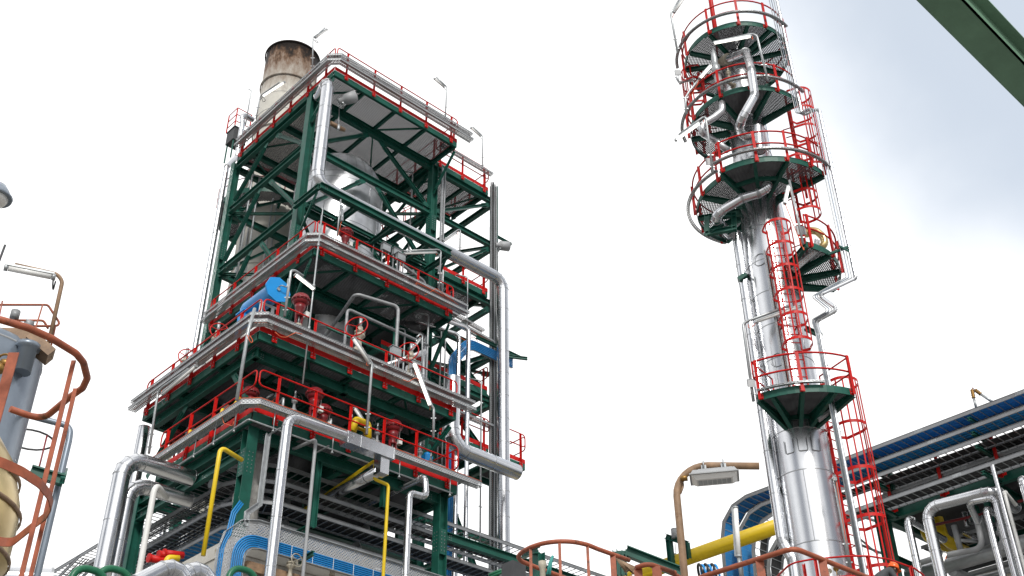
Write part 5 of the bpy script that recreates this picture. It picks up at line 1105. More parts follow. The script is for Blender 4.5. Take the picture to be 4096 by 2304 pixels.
def person():
    h = atD(7,1650,1402,28.3); base = V((h.x,h.y,RZ-1.1)); 
    f = (rt0*.85-V((fw.x,fw.y,0)).normalized()*(-.2)).normalized(); s_ = V((f.y,-f.x,0))      # leaning to the right, looking down
    t = thing('person', 'worker in grey clothes and orange helmet bending down behind the red rail', 'person', base)
    hz = h.z-.02
    J = {}; hip = h-f*.62+V((0,0,-.42)); 
    pts = [('hip',hip,.155),('belly',hip+f*.2+V((0,0,.16)),.165),('chest',hip+f*.40+V((0,0,.31)),.185),('neck',h-f*.15+V((0,0,-.03)),.065),('head',h+f*.0+V((0,0,-.03)),.085),
      ('sl',hip+f*.43+V((0,0,.31))+s_*.17,.085),('el',hip+f*.52+V((0,0,.02))+s_*.25,.055),('wl',hip+f*.70+V((0,0,-.15))+s_*.2,.038),
      ('sr',hip+f*.43+V((0,0,.31))-s_*.17,.085),('er',hip+f*.52+V((0,0,.02))-s_*.25,.055),('wr',hip+f*.70+V((0,0,-.15))-s_*.2,.038),
      ('hl',hip+s_*.10-V((0,0,.05)),.11),('kl',hip+s_*.12+f*.12-V((0,0,.45)),.075),('al',hip+s_*.12-V((0,0,.85)),.05),('tl',hip+s_*.12+f*.2-V((0,0,.9)),.045),
      ('hr',hip-s_*.10-V((0,0,.05)),.11),('kr',hip-s_*.12+f*.12-V((0,0,.45)),.075),('ar',hip-s_*.12-V((0,0,.85)),.05),('tr',hip-s_*.12+f*.2-V((0,0,.9)),.045)]
    E = [(0,1),(1,2),(2,3),(3,4),(2,5),(5,6),(6,7),(2,8),(8,9),(9,10),(0,11),(11,12),(12,13),(13,14),(0,15),(15,16),(16,17),(17,18)]
    def skin(name, vs, ed, mt, root=0, sub=2):
        me = bpy.data.meshes.new(name); me.from_pydata([tuple(v-base) for v, r in vs], ed, []); o = bpy.data.objects.new(name, me); _link(o, t); me.materials.append(MATS[mt])
        k = o.modifiers.new('skin','SKIN'); lay = me.skin_vertices[0].data
        for i, (v, r) in enumerate(vs): lay[i].radius = (r, r); lay[i].use_root = (i == root)
        k.use_smooth_shade = True; o.modifiers.new('sub','SUBSURF').levels = sub; o.modifiers['sub'].render_levels = sub; return o
    skin('body', [(p, r) for n, p, r in pts], E, 'cloth_grey')
    hc = h; m = MB(); b0 = V((0,0,0)); ax = (V((0,0,1))-f*-.35).normalized()
    m.lathe(hc-ax*.12, [(.045,0),(.075,.03),(.088,.09),(.09,.14),(.08,.19)], ax, 20); head = obj('head', m, 'skin', t)
    fwd = (f*.9-V((0,0,.45))).normalized(); m = MB(); m.lathe(hc+fwd*.085-ax*.03, [(.012,0),(.018,.02),(.003,.035)], fwd, 8)
    for sg in (-1,1): m.lathe(hc+s_*sg*.085-ax*.02, [(.018,0),(.022,.01),(.012,.018)], s_*sg, 10)
    obj('nose_and_ears', m, 'skin', head)
    m = MB()
    for sg in (-1,1): m.lathe(hc+fwd*.08+s_*sg*.032+ax*.01, [(.011,0),(.006,.008)], fwd, 8)
    m.obox(hc+fwd*.082-ax*.075, s_*.022, ax*.004, fwd*.004); obj('eyes_and_mouth', m, 'hair', head)
    m = MB(); m.lathe(hc-ax*.09, [(.09,0),(.098,.05),(.096,.1)], ax, 20, caps=False); obj('hair', m, 'hair', head)
    m = MB(); m.lathe(hc+ax*.02, [(.135,-.012),(.145,-.008),(.128,0),(.132,.03),(.128,.07),(.105,.115),(.065,.145),(.02,.155),(.001,.156)], ax, 28)
    m.obox(hc+fwd*.15+ax*.02, s_*.075, fwd*.04, ax*.006); m.tube([hc-fwd*.1+ax*.15, hc+ax*.183, hc+fwd*.1+ax*.15], .012, 6); obj('helmet', m, 'helmet', t)
    for sg, w_ in ((1,pts[7][1]),(-1,pts[10][1])):
        d = (f*.7-V((0,0,.7))).normalized(); u = s_
        vs = [(w_,.028),(w_+d*.07,.036)]; ed = [(0,1)]
        for k, (off, L) in enumerate(((-.03,.065),(-.01,.075),(.01,.07),(.03,.055))):
            n = len(vs); q = w_+d*.08+u*off; vs += [(q,.011),(q+d*L*.5-f*.005,.009),(q+d*L*.85-f*.03,.008)]; ed += [(1,n),(n,n+1),(n+1,n+2)]
        n = len(vs); q = w_+d*.03-u*sg*.03; vs += [(q,.012),(q+d*.03-u*sg*.03,.010),(q+d*.06-u*sg*.035,.008)]; ed += [(0,n),(n,n+1),(n+1,n+2)]
        skin('hand', vs, ed, 'skin', 0, 1)
    return t
person()
# ================================================================ PIPE RACK AT THE RIGHT
RG = 'cable ladders of the right hand pipe rack'
yA, yB, yC, yD = (atX(7,*q,35).y for q in ((500,1200),(605,1150),(695,1150),(800,1300)))
BC = lambda n=15: (('blue_cable',-.36,.36,n,.027),)
ladder_tray('cable_ladder', 'top cable ladder of the right rack, covered with blue cables', fillet([(35.4,5,18.1),(35.4,yA,18.1),(35.4,yA,6)],1.3,3), .8, .14, .3, BC(), RG, 4)
ladder_tray('cable_ladder', 'second cable ladder of the right rack, blue cables seen between its rungs', fillet([(35.4,5,17.55),(35.4,yB,17.55),(35.4,yB,6)],1.2,3), .8, .14, .3, BC(), RG, 4)
ladder_tray('cable_ladder', 'third cable ladder of the right rack, half filled with black cables', fillet([(35.4,5,17.05),(35.4,yC,17.05),(35.4,yC,6)],1.1,3), .8, .14, .3, (('black_cable',-.05,.3,8,.022),), RG, 4)
ladder_tray('cable_ladder', 'lowest cable ladder of the right rack above the red kick plate', fillet([(35.4,5,16.5-.42),(35.4,yD,16.08),(35.4,yD,6)],1.0,3), .8, .14, .3, (('black_cable',-.3,.25,9,.022),), RG, 4)
ladder_tray('cable_ladder', 'inner dark cable ladder behind the lowest one of the right rack', [(36.4,5,17.2),(36.4,19.0,17.2)], .8, .12, .3, (('black_cable',-.35,.3,13,.026),), RG, 4)
ladder_tray('cable_ladder', 'black cable ladder filling the gap above the lowest right ladder', [(36.45,5,16.75),(36.45,19.0,16.75)], .8, .12, .3, (('black_cable',-.35,.35,13,.026),), RG, 4)
ladder_tray('cable_ladder', 'rear black cable ladder behind the blue ones of the right rack', [(37.4,5,17.5),(37.4,19.0,17.5)], .8, .12, .3, (('black_cable',-.35,.35,13,.026),), RG, 4)
rack = thing('pipe_rack', 'dark green steel pipe rack with red kick plates at the lower right', 'pipe rack', (37,13,GZ))
def rbeam(p, q, h=.4, w_=.24, name='beam', mt='green_paint'): m = MB(); m.ibeam(p, q, h, w_, up=(0,0,1) if abs(p[2]-q[2]) < .5 else (0,1,0)); return obj(name, m, mt, rack)
rbeam((36.2,5,16.1),(36.2,18.9,16.1),.42); rbeam((41.5,5,16.1),(41.5,18.9,16.1))
for y in (6,10.5,14.8,18.7): rbeam((36.3,y,16.05),(41.4,y,16.05),.36); rbeam((35.0,y-.4,17.95),(36.2,y-.4,17.95),.12,.12); rbeam((35.0,y-.4,17.4),(36.2,y-.4,17.4),.12,.12); rbeam((35.0,y-.4,16.9),(36.2,y-.4,16.9),.12,.12); rbeam((35.0,y-.4,15.95),(36.2,y-.4,15.95),.12,.12); rbeam((36.25,y-.4,16),(36.25,y-.4,18.2),.16,.16,'post')
rbeam((36.2,18.9,GZ),(36.2,18.9,16.3),.42,.42,'column'); rbeam((41.5,18.9,GZ),(41.5,18.9,16.3),.4,.4,'column'); rbeam((41.5,10,GZ),(41.5,10,16.3),.4,.4,'column'); rbeam((36.2,7,GZ),(36.2,7,16.3),.4,.4,'column')
for z in (13.0,14.6): rbeam((36.4,18.9,z),(41.4,18.9,z),.3); rbeam((41.5,5,z),(41.5,18.8,z),.3)
rbeam((36.4,18.8,13.0),(38.6,18.8,14.5),.14,.12,'brace')
m = MB(); m.bar((36.0,5,16.5),(36.0,18.9,16.5),.012,.24); obj('kick_plate', m, 'red_paint', rack)
for y in (6.5,9.2,11.9,14.2,16.3,18.3):
    m = MB().use('red_paint'); m.box((35.9,y-.05,16.0),(35.98,y+.05,17.7)); m.box((35.97,y-.17,16.05),(35.985,y+.17,16.35)); m.use('bolt'); bolts(m, (35.965,y,16.2), (0,1,0), (0,0,1), (-1,0,0), 2, 2, .16, .12, .022); obj('rail_post', m, None, rack)
m = MB(); m.tube([(35.95,5,17.7),(35.95,18.9,17.7)], .025, 6); m.tube([(35.95,5,17.15),(35.95,18.9,17.15)], .02, 6); obj('guard_rail', m, 'red_paint', rack)
m = MB(); grating(m, [[(36.4,5),(41.4,5),(41.4,18.8),(36.4,18.8)]], 16.3, math.pi/2); obj('grating', m, 'grate_steel', rack)
for (x,y) in ((36.6,17.3),(36.6,15.2),(36.6,13.1),(37.5,16),(37.5,12)): m = MB(); m.ibeam((x,y,14.9),(x,y,16.0),.16,.16,up=(1,0,0)); obj('hanger', m, 'green_paint', rack)
for (y,z) in ((13.4,15.0),(11.2,15.2),(15.8,15.3)): m = MB(); m.ibeam((36.5,y,z),(41.3,y,z),.16,.14); obj('hanger_beam', m, 'green_paint', rack)
X5 = lambda v, z, *pts: [atX(z,x,y,v) for x, y in pts]
def drop(lab, v, pts, r, tail=None, mt='aluminium', er=None, **k):
    p = X5(v, 9, *pts); e = p[-1]; p[-1] = V((p[-2].x,p[-2].y,e.z-2.5)); 
    if tail: p = [V(p[0])+V(tail)]+p
    return alu_pipe('insulated_pipe', lab, p, r, material=mt, seam=1.1, er=er or r*2.2, seg=20)
drop('fat silver pipe bending down in the middle of the right rack', 34.9, [(1420,828),(905,958),(1010,1440)], .19, tail=(1.6,.2,-.1))
drop('silver pipe with a hooked top nearest the red cage in the right rack', 34.9, [(770,1028),(880,1449)], .13, tail=(2.4,.0,-.15))
drop('silver pipe bent over to the left below the fat one', 34.9, [(1215,918),(1402,880),(1570,1449)], .11, tail=(.8,.2,-.4))
drop('silver pipe dropping from a short elbow left of the long straight ones', 34.9, [(1338,960),(1475,1449)], .11, tail=(1.6,.1,.1))
drop('long straight silver pipe crossing the red kick plate', 34.7, [(1388,655),(1630,1449)], .075)
drop('cream pipe just right of the long straight silver pipe', 35.1, [(1468,832),(1650,1449)], .06, tail=(.9,.1,-.2), mt='white_paint')
drop('silver pipe cut by the right edge of the picture', 34.7, [(1598,745),(1700,1100)], .13, tail=(.8,.3,.1))
def ypipe(lab, x, z, r, mt, y0=3, y1=18.6): return paint_pipe('rack_pipe', lab, [(x,y0,z),(x,y1,z)], r, mt, seg=14, group='long pipes lying in the right rack')
p = atX(9,1250,1300,36.4); ypipe('thick bare steel pipe running along the foot of the right rack', 36.6, p.z, .26, 'alu_soft')
paint_pipe('rack_pipe', 'grey pipe with a wide swept bend over the thick bare pipe', X5(36.2,9,(820,1370),(1000,1310),(1285,1255),(1312,1215),(1270,1020)), .10, 'grey_paint', er=.3)
paint_pipe('rack_pipe', 'dark red thin pipe crossing behind the silver pipes of the rack', X5(37.2,9,(930,1090),(1330,1000),(1615,900)), .05, 'dark_red')
paint_pipe('rack_pipe', 'big yellow pipe curving down among the rack pipes', [V(q) for q in X5(37.8,9,(990,1035),(1035,1175),(1090,1215))]+[atX(9,1230,1290,39.5)], .20, 'yellow_paint', er=.5)
paint_pipe('rack_pipe', 'second yellow pipe lower left among the rack pipes', X5(37.8,9,(890,1100),(905,1165),(960,1205))+[atX(9,1120,1290,39.5)], .14, 'yellow_paint', er=.4)
paint_pipe('rack_pipe', 'grey pipe standing left of the swept bend', X5(36.8,9,(1110,1085),(1165,1290)), .10, 'grey_paint')
paint_pipe('rack_pipe', 'dark grey hooked pipe right of the swept bend', X5(37.0,9,(1360,1240),(1305,1050),(1330,1030)), .13, 'galv_dull', er=.25)
for i in range(3): alu_pipe('insulated_pipe', ('first slim silver pipe rising to the dark grating','second slim silver pipe rising to the dark grating','slim silver pipe with gored bend deep in the rack')[i], X5(37.4+.3*i,9,((1183,990),(1215,990),(1180,1140))[i],((1205,1090),(1238,1070),(1290,1195))[i]), .075, seam=.8, seg=14)
for i,(a,b,r,mt) in enumerate((((340,985),(780,1130),.06,'aluminium'),((460,985),(1130,1195),.07,'alu_soft'),((430,1180),(560,1290),.04,'galvanised'),((400,1210),(700,1330),.05,'galv_dull'),((1120,1190),(1300,1200),.06,'alu_soft'))):
    p = atX(9,*a,36.9); q = atZ(9,*b,p.z); paint_pipe('rack_pipe', ('silver pipe running away beneath the cage at the rack corner','long silver pipe slanting across the rack','thin pipe low beside the green rack column','second thin pipe low beside the green rack column','short level pipe in the shade of the rack')[i], [p,q], r, mt)
rnd = random.Random(5)
for i in range(26):
    r_ = rnd.choice((.06,.09,.13,.18)); mt = rnd.choice(('galv_dull','grey_paint','alu_soft','alu_soft','dark_steel','valve_cream'))
    if i % 2: z = rnd.uniform(11.8,15.2); y = 5+i*.52; p, q = (36.6,y,z),(46,y,z)
    else: x = 37.2+i*.26; z = rnd.uniform(11.9,15.4); p, q = (x,3,z),(x,18.6,z)
    m = MB(); m.tube([p,q], r_, 12)
    for f in (.2,.5,.75): c = V(p).lerp(V(q),f); m.disc(c, V(q)-V(p), r_*1.6, .08, 14)
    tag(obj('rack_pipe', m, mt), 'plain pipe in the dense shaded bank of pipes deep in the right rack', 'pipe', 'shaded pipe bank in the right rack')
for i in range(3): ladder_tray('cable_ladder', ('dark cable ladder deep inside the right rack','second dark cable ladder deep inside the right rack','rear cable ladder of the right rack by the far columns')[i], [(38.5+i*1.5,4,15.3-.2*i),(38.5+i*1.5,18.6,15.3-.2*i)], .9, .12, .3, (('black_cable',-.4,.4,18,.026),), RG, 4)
m = MB(); m.box((44,3,9),(44.3,19.5,15.2)); tag(obj('dark_backdrop', m, 'dark_steel'), 'dark backdrop sheet added to darken the back of the right rack', 'wall')  # added sheet that keeps bright sky out behind the rack pipes
hand_valve('small vertical valve with a wheel among the straight silver pipes', atX(9,1435,1130,36.0), (-.6,-.7,.1), .6, 'galv_dull', .2, None, body='galv_dull', name='globe_valve')
lamp('lit strip lamp hanging in the shade of the right rack', X5(35.6,9,(1040,1280),(1040,1275)), X5(35.6,9,(1050,1280),(1022,1350)), True, wfac=1.2, clamp=False)
t = thing('insulator_pair', 'brown ribbed cable ends above the right cable ladders', 'cable end', atX(9,1270,230,37))
for a,b,c in (((1270,235),(1253,170),(1240,105)),((1385,192),(1305,140),(1262,108))):
    p,q,s2 = X5(37,9,a,b,c); m = MB(); m.tube([p,q], .05, 8); obj('pole', m, 'galvanised', t); m = MB(); m.lathe(q, [(.05+.025*(k%2), (s2-q).length*k/8) for k in range(9)], s2-q, 10); obj('termination', m, 'brass', t)
p = X5(37,9,(1240,105),(1245,92),(1262,108)); m = MB(); m.tube(p, .015, 6); obj('jumper', m, 'dark_red', t)
# big yellow line and its hanger
a = atX(7,300,1310,33); paint_pipe('gas_main', 'big yellow gas main sloping up behind the column foot', [(33,45,a.z),(33,19.5,a.z)], .27, 'yellow_paint', seg=24)
t = thing('pipe_hanger', 'green steel portal hanger holding the yellow main left of the column', 'hanger', atX(7,150,1400,33))
for a,b,h in (((128,1190),(150,1400),.2),((108,1180),(255,1230),.2),((250,1225),(262,1330),.16)): m = MB(); m.ibeam(atX(7,*a,32.6), atX(7,*b,32.6), h, h); obj('beam', m, 'green_paint', t)
m = MB(); m.tube(X5(32.6,7,(165,1130),(172,1195)), .14, 12); obj('stub', m, 'grey_paint', t)
p = atX(7,180,1350,33); m = MB(); m.ring(p,(0,1,0),.29,.03,24,6); q = atX(7,170,1225,32.8); m.tube([q, V((33,p.y,p.z+.28))], .012, 5); m.lathe((33,p.y,p.z-.55), [(.05,0),(.05,.25)], seg=8); obj('clamp', m, 'galvanised', t)
for i,(D,a,b) in enumerate(((24,(1345,590),(1345,870)),(24,(1440,585),(2080,835)),(24,(1390,580),(1400,870)))): m = MB(); m.ibeam(atD(13,*a,D), atD(13,*b,D), .22, .2); tag(obj('steel_beam', m, 'green_paint'), ('left green post behind the loose rail end','long green beam sloping down to the lamp post','second green post behind the loose rail end')[i], 'beam')
m = MB(); q = atD(13,440,600,24); m.ibeam(q, q-V((0,0,3)), .22, .2); tag(obj('steel_beam', m, 'green_paint'), 'short green post standing inside the curved rusty rail', 'beam')
m = MB(); m.ibeam(atD(13,250,640,26), atD(13,430,570,23.5), .14, .12); tag(obj('steel_beam', m, 'green_paint'), 'thin green arm reaching to the cable ladder behind the rusty rail', 'beam')
lamp('white upright strip lamp in front of the falling blue cable ladders', PD(27,7,(618,1449),(600,1310)), PD(27,7,(602,1315),(580,985)), False, wfac=1.3, r=.04, clamp=False, group=LC)
t = thing('cable_coil', 'coil of blue hose lying near the foot of the falling cable ladders', 'hose', atD(7,380,1440,26))
for k in range(6): m = MB(); c = atD(7,345+k*22,1432+(k%2)*6,26); m.ring(c, (rt0+V((0,0,.2))), .22, .03, 18, 6); obj('coil', m, 'blue_paint' if k % 2 else 'black_rubber', t)
# ================================================================ NEAR THINGS: RUSTY RAILS, LAMP POST, TANKS AT THE LEFT, BEAM
p = [atD(7,x,y,10.5) for x, y in ((240,1500),(163,760),(200,697),(745,703))]; p[0] = V((p[1].x,p[1].y,GZ)); p[0] = V((p[1].x, p[1].y, GZ))
e = atD(7,237,1449,10.5)
t = thing('street_lamp', 'rusty brown bent lamp post carrying a grey explosion proof strip lamp', 'street lamp', p[0])
p1 = atD(7,172,800,10.5); m = MB(); m.tube(fillet([V((p1.x,p1.y,GZ)), V((p1.x,p1.y,atD(7,163,697,10.5).z)), atD(7,742,703,10.5)], .30, 8), .036, 16); obj('post', m, 'rusty_pole', t)
a, b = atD(7,275,775,10.45), atD(7,600,780,10.45); a.z = b.z = (a.z+b.z)/2; d = (b-a).normalized(); s_ = V((d.y,-d.x,0)); u = V((0,0,.55)); c = (a+b)/2; L = (b-a).length
m = MB(); h0 = .055; cs = [c-d*L/2-s_*.12, c+d*L/2-s_*.12, c+d*L/2+s_*.12, c-d*L/2+s_*.12]; ct = [c-d*L*.44-s_*.075+u*.11, c+d*L*.44-s_*.075+u*.11, c+d*L*.44+s_*.075+u*.11, c-d*L*.44+s_*.075+u*.11]
m.hexa(cs+ct); m.obox(c-u*.008, d*L*.52, s_*.135, u*.01); m.obox(c+u*.125, d*L*.3, s_*.05, u*.015); obj('housing', m, 'grey_paint', t)
m = MB(); m.hexa([c-d*L*.38-s_*.08-u*.09, c+d*L*.38-s_*.08-u*.09, c+d*L*.38+s_*.08-u*.09, c-d*L*.38+s_*.08-u*.09, c-d*L*.48-s_*.115-u*.018, c+d*L*.48-s_*.115-u*.018, c+d*L*.48+s_*.115-u*.018, c-d*L*.48+s_*.115-u*.018]); obj('lens', m, 'tube_glass', t)
for k in (-.2,.22):
    m = MB(); q = c+d*L*k; m.bar(q+u*.13, q+u*.24+d*.0, .03, .05, up=d); m.bar(q+u*.13-d*.06, q+u*.13+d*.08, .05, .03); top = V((q.x,q.y,atD(7,500,703,10.5).z)); m.ring(top, d, .042, .008, 16, 5); obj('clamp', m, 'galvanised', t)
for k in range(7): m = MB() if k == 0 else m; m.obox(c+d*(L*(-.3+.1*k))-u*.094, d*.02, s_*.05, u*.004)
obj('lens_ribs', m, 'galvanised', t)
m = MB(); m.lathe(a-d*.03+u*.03, [(.03,0),(.03,.05),(.02,.07)], -d, 10); obj('gland', m, 'brass', t)
m = MB(); m.tube(fillet([a-d*.08+u*.03, atD(7,215,775,10.5), atD(7,225,840,10.5), atD(7,205,890,10.5)], .12, 5), .012, 6); obj('cable', m, 'rusty_pole', t)
# curved rail of a ladder cage, bottom middle
RH = 6.6
ring = [atZ(13,x,y,RH) for x, y in ((1478,690),(1290,622),(1130,565),(1000,512),(850,478),(680,472),(500,492),(350,540),(245,600),(203,650),(240,702),(400,765),(660,862),(900,950))]
t = thing('cage_rail', 'rusty orange rail sweeping round the top of a ladder, bottom middle', 'rail', V((ring[5].x,ring[5].y,RH-1.4)))
m = MB(); m.tube(fillet(ring,.5,3), .036, 12); obj('top_rail', m, 'rusty_red', t)
for i, k in enumerate((7,5,3,10.7,1)):
    if k == 10.7: q = ring[10].lerp(ring[11],.7)
    else: q = ring[k]
    m = MB(); w_ = .09 if k == 1 else .045; m.bar(V((q.x,q.y,RH-1.8)), q, w_, .012, up=fw); obj('post', m, 'rusty_red', t)
# rail lower right, close to the lens
t = thing('stair_rail', 'rusty near handrail crossing in front of the column foot, bottom right', 'rail', (8.3,5.6,2.4))
H7 = 3.7
pa = [atZ(13,1560,772,H7), atZ(13,1700,728,H7), atZ(13,2085,862,H7), atZ(7,110,1405,H7), atZ(7,220,1470,H7)]
m = MB(); m.tube(fillet(pa,.12,5), .022, 12); obj('rail', m, 'rusty_red', t)
pb = [atZ(7,250,1500,H7), atZ(7,370,1449,H7), atZ(7,975,1258,H7), atZ(7,1450,1449,H7), atZ(7,1600,1510,H7)]
m = MB(); m.tube(fillet(pb,.10,5), .024, 12); obj('rail', m, 'rusty_red', t)
for z, x, y in ((7,742,1335),(7,1168,1335),(7,40,1375),(13,1580,775),(13,1800,775)):
    q = atZ(z,x,y,H7); m = MB(); m.bar(V((q.x,q.y,H7-1.1)), q-V((0,0,.01)), .075, .01, up=fw); m.bar(V((q.x,q.y,H7-1.1))+fw*.03, q+fw*.03-V((0,0,.01)), .01, .05, up=fw); obj('post', m, 'rusty_red', t)
# valve flange and odd bits poking up at the bottom
t = thing('flanged_valve', 'pale flanged valve top with brass bolts beside the rusty posts', 'valve', atD(13,1470,860,12)); c = atD(13,1475,850,12)
m = MB(); m.lathe(c-V((0,0,.2)), [(.08,0),(.08,.12),(.05,.15),(.03,.25)], (.3,-.2,1), 20); obj('flange', m, 'white_paint', t); m = MB(); m.tube([c+V((0,0,.05)), atD(13,1450,775,12), atD(13,1530,810,12)], .05, 10); obj('stem', m, 'rusty_pole', t)
for i in range(6): a = i*1.05; m = MB(); m.lathe(c+V((.06*math.cos(a),.06*math.sin(a),-.06)), [(.014,0),(.014,.03)], seg=6); obj('bolt', m, 'brass', t)
t = thing('flaking_post', 'stout post with flaking green paint inside the curved rusty rail', 'post', atD(13,490,860,15)); q = atD(13,485,705,15)
m = MB(); m.lathe(q-V((0,0,1.2)), [(.04,0),(.04,1.1),(.055,1.13),(.055,1.2)], seg=14); obj('post', m, 'valve_cream', t)
for a in (0,1): m = MB(); m.tube(fillet([atD(13,540+a*30,850,14.9), atD(13,570+a*15,720,14.9), atD(13,605,640,14.9)],.2,4), .018, 6); obj('rope', m, 'teal_rope', t)
m = MB(); q = atD(13,125,710,20); m.box(q-V((.05,.1,1.5)), q+V((.28,.2,0))); tag(obj('grey_cabinet', m, 'dark_steel'), 'grey cabinet edge left of the curved rusty rail', 'cabinet')
for i in range(2): paint_pipe('handrail_pipe', ('upper bright green thin pipe left of the curved rusty rail','lower bright green thin pipe left of the curved rusty rail')[i], [atD(13,-130,860+30*i,21), atD(13,45+i*45,790+i*12,21), atD(13,50+i*45,880,21)], .03, 'green_bright', er=.06)
# ---------------------------------------------------------------- left: rusty ladder cage
t = thing('ladder_cage', 'rusty orange ladder cage close at the left edge of the picture', 'ladder cage', (2.3,7.3,GZ))
r1 = [atZ(z,x,y,4.2) for z, x, y in ((10,-140,1075),(10,0,1092),(10,180,1145),(10,330,1212),(10,490,1310),(11,535,80),(11,560,180),(11,530,245),(11,450,300),(11,270,450),(11,65,378))]
m = MB(); m.tube(fillet(r1,.12,5), .026, 14); obj('top_ring', m, 'rusty_red', t)
r2 = [atZ(11,x,y,3.1) for x, y in ((-60,700),(10,722),(140,780),(255,855),(318,935),(333,1000),(300,1060),(240,1105),(75,1238),(-30,1225))]
m = MB(); m.sweep([(-.004,-.033),(.004,-.033),(.004,.033),(-.004,.033)], fillet(r2,.2,5), up=(0,0,1)); obj('hoop', m, 'rusty_red', t)
for z, x, y, w_, dz in ((11,475,60,.032,0),(11,485,240,.03,-.01),(11,92,10,.075,0)):
    q = atZ(z,x,y,4.2); m = MB(); m.bar(V((q.x,q.y,GZ)), V((q.x,q.y,4.19)), w_, .01, up=fw); obj('cage_bar', m, 'rusty_red', t)
# tanks behind the cage
EXP = 15.0
d1 = atD(11,270,110,EXP); az1 = R(17.76); D0 = 15.0; Rt = .85; azc = az1-math.asin(Rt/D0); tx, ty = D0*math.sin(azc), D0*math.cos(azc); ztop = .54*D0*.985
t = thing('grey_tank', 'upright blue grey tank behind the rusty cage at the left edge', 'tank', (tx,ty,GZ))
m = MB(); m.lathe((tx,ty,0), [(Rt,GZ),(Rt,ztop-.05),(Rt-.03,ztop),(Rt-.35,ztop+.2),(.3,ztop+.3),(.001,ztop+.3)], seg=48); obj('shell', m, 'tank_grey', t)
m = MB(); m.lathe((tx,ty,ztop-.12), [(Rt,0),(Rt+.008,.01),(Rt+.008,.02),(Rt,.03)], seg=48, caps=False); obj('seam', m, 'grey_paint', t)
m = MB(); q = atD(10,170,1305,14.3); m.lathe(q-V((0,0,.3)), [(.12,0),(.12,.35),(.16,.36),(.16,.42)], seg=16); obj('nozzle', m, 'tank_grey', t)
t = thing('tank_platform', 'rusty platform with thin red rails on top of the grey tank', 'platform', (tx,ty,ztop+.4))
pz = atD(10,310,1340,14.4).z; PQ = lambda *pp: [atD(10,x,y,14.4) for x,y in pp]
a0 = PQ((185,1215),(325,1335)); m = MB(); m.bar(a0[0], a0[1], .3, .14); m.bar(PQ((-60,1200))[0], PQ((190,1205))[0], .2, .16); obj('deck_beam', m, 'rusty_pole', t)
m = MB(); m.flat([(p_.x,p_.y) for p_ in PQ((-60,1240),(180,1230),(330,1345),(120,1345))], pz+.02, pz+.12); obj('deck_plate', m, 'dark_steel', t)
for pts in (((-60,997),(308,997),(396,1133),(120,1135)),((90,1097),(280,1098),(310,1150))): m = MB(); m.tube(fillet(PQ(*pts),.05,3), .016, 6); obj('guard_rail', m, 'rusty_red', t)
for a, b in (((275,997),(228,1150)),((358,1075),(325,1290)),((358,1133),(322,1300)),((15,975),(-5,1070))): m = MB(); m.bar(*PQ(a,b), .04, .02); obj('post', m, 'rusty_red', t)
m = MB(); q = PQ((90,1085),(160,1115)); m.lathe(q[0], [(.06,0),(.06,.12)], seg=10); m.lathe(q[1], [(.06,0),(.07,.1)], (1,0,0), 12); obj('gauge', m, 'galv_dull', t)
lamp('old yellowish strip lamp on a bent brown pole over the grey tank', [atD(10,x,y,14.3) for x,y in ((315,1240),(402,845),(370,800),(95,738))], [atD(10,x,y,14.2) for x,y in ((345,818),(38,758))], False, r=.028, pm='rusty_pole', cablec='black_cable', wfac=.9, group=None, clamp=False)
az2 = R(18.5); D2_ = 9.5; R2 = .8; azc = az2-math.asin(R2/D2_); gx, gy = D2_*math.sin(azc), D2_*math.cos(azc)
t = thing('gold_tank', 'brass coloured clad vessel with banded shoulder at the lower left edge', 'tank', (gx,gy,GZ))
zt = .466*D2_-.25
m = MB(); m.lathe((gx,gy,0), [(R2-.06,GZ),(R2-.06,zt-1.0),(R2,zt-.95),(R2,zt-.6),(R2-.02,zt-.45),(R2-.12,zt-.15),(R2-.3,zt+.1),(.2,zt+.25),(.001,zt+.27)], seg=48); o = obj('shell', m, 'tank_yellow', t); o.data.set_sharp_from_angle(angle=R(30))
for zz, rr in ((zt-.95,R2+.004),(zt-.58,R2+.004),(zt-.3,R2-.065)): m = MB(); m.lathe((gx,gy,zz), [(rr,0),(rr+.015,.008),(rr+.015,.03),(rr,.04)], seg=48, caps=False); obj('band', m, 'rusty_pole', t)
t = thing('brass_valve', 'dark brass hand valve in front of the grey tank', 'valve', atD(11,30,100,11)); c = atD(11,35,85,11)
m = MB(); m.ring(c, -fw, .09, .012, 18, 6); m.lathe(c, [(.03,-.05),(.05,.0),(.04,.08)], (1,0,0), 12); m.tube([c, c+V((-.3,.1,-.1))], .03, 8); m.lathe(c+V((-.05,0,-.12)), [(.05,0),(.07,.04),(.03,.1)], (0,0,1), 10); obj('body', m, 'brass', t)
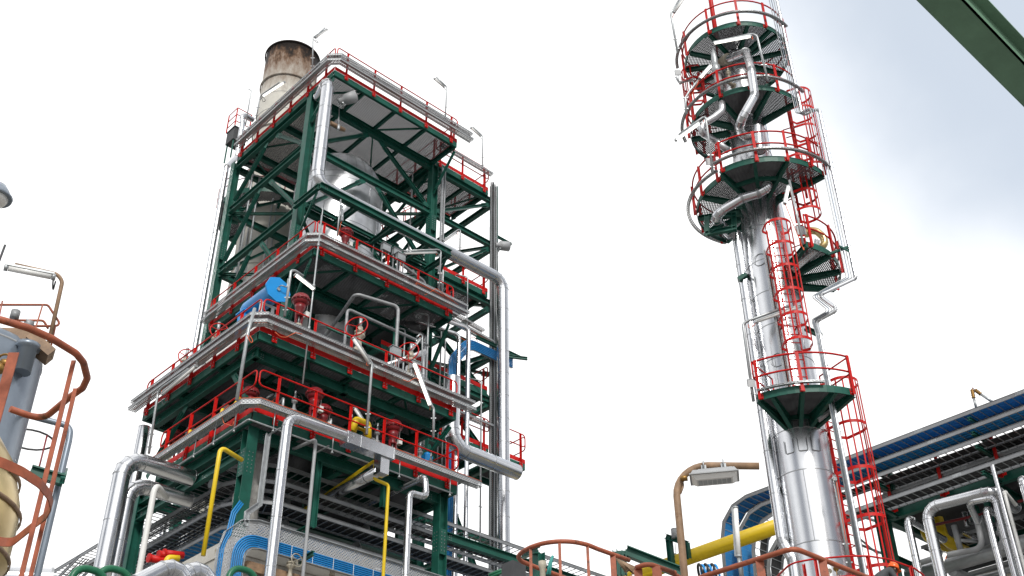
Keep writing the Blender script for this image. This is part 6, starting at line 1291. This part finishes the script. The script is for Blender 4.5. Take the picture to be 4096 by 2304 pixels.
paint_pipe('goose_neck', 'grey bent vent pipe behind the rusty cage', [atD(11,x,y,14.6) for x,y in ((-40,360),(290,448),(455,490))]+[V((atD(11,452,540,14.6).x, atD(11,452,540,14.6).y, z_)) for z_ in (atD(11,456,520,14.6).z-.15, GZ)], .042, 'tank_grey', er=.15)
m = MB(); m.ibeam(atD(11,195,775,14.4), atD(11,410,838,14.4), .14, .1); m.ibeam(atD(11,400,838,14.3), atD(11,418,775,14.9), .08, .06); tag(obj('pipe_bracket', m, 'green_paint'), 'green steel bracket carrying the grey vent pipe at the left', 'bracket')
t = thing('small_cage', 'tiny distant dark cage hoop right of the grey tank', 'ladder cage', atD(11,180,680,22)); q = atD(11,190,575,22)
m = MB(); m.tube([q+V((.45*math.cos(a),.45*math.sin(a),0)) for a in [R(-150+k*20) for k in range(14)]], .02, 6); obj('hoop', m, 'dark_steel', t)
for a in (0,-1.2): m = MB(); p_ = q+V((.45*math.cos(a),.45*math.sin(a),0)); m.tube([p_, p_-V((0,0,1.0))], .018, 5); obj('bar', m, 'dark_red', t)
m = MB(); c = atD(10,-28,285,9); m.lathe(c-V((0,0,.11)), [(.05,0),(.10,.03),(.12,.07)], seg=24); t = thing('flood_lamp', 'grey domed lamp cut off by the left edge', 'lamp', c); obj('lens', m, 'tube_glass', t)
m = MB(); m.lathe(c-V((0,0,.045)), [(.145,0),(.15,.02),(.12,.035),(.11,.08),(.07,.14),(.03,.16)], seg=24); obj('hood', m, 'tank_grey', t)
m = MB(); m.tube([atD(10,-60,860,13), atD(10,33,612,13)], .015, 6); tag(obj('rod', m, 'dark_steel'), 'thin dark rod slanting at the left edge', 'rod')
alu_pipe('insulated_pipe', 'low silver pipe top along the bottom left edge', [atD(11,-60,1462,16), atD(11,330,1475,16)], .16, seam=1)
# overhead beam, top right
m = MB().use('beam_olive'); 
m.box((4,2.02,7.0),(13,2.28,7.02)); m.box((4,2.02,7.0),(13,2.036,7.16)); m.box((4,2.264,7.02),(13,2.28,7.18)); m.box((4,1.93,7.16),(13,2.03,7.175))
tag(obj('overhead_beam', m), 'big faded green steel channel crossing the top right corner', 'beam')
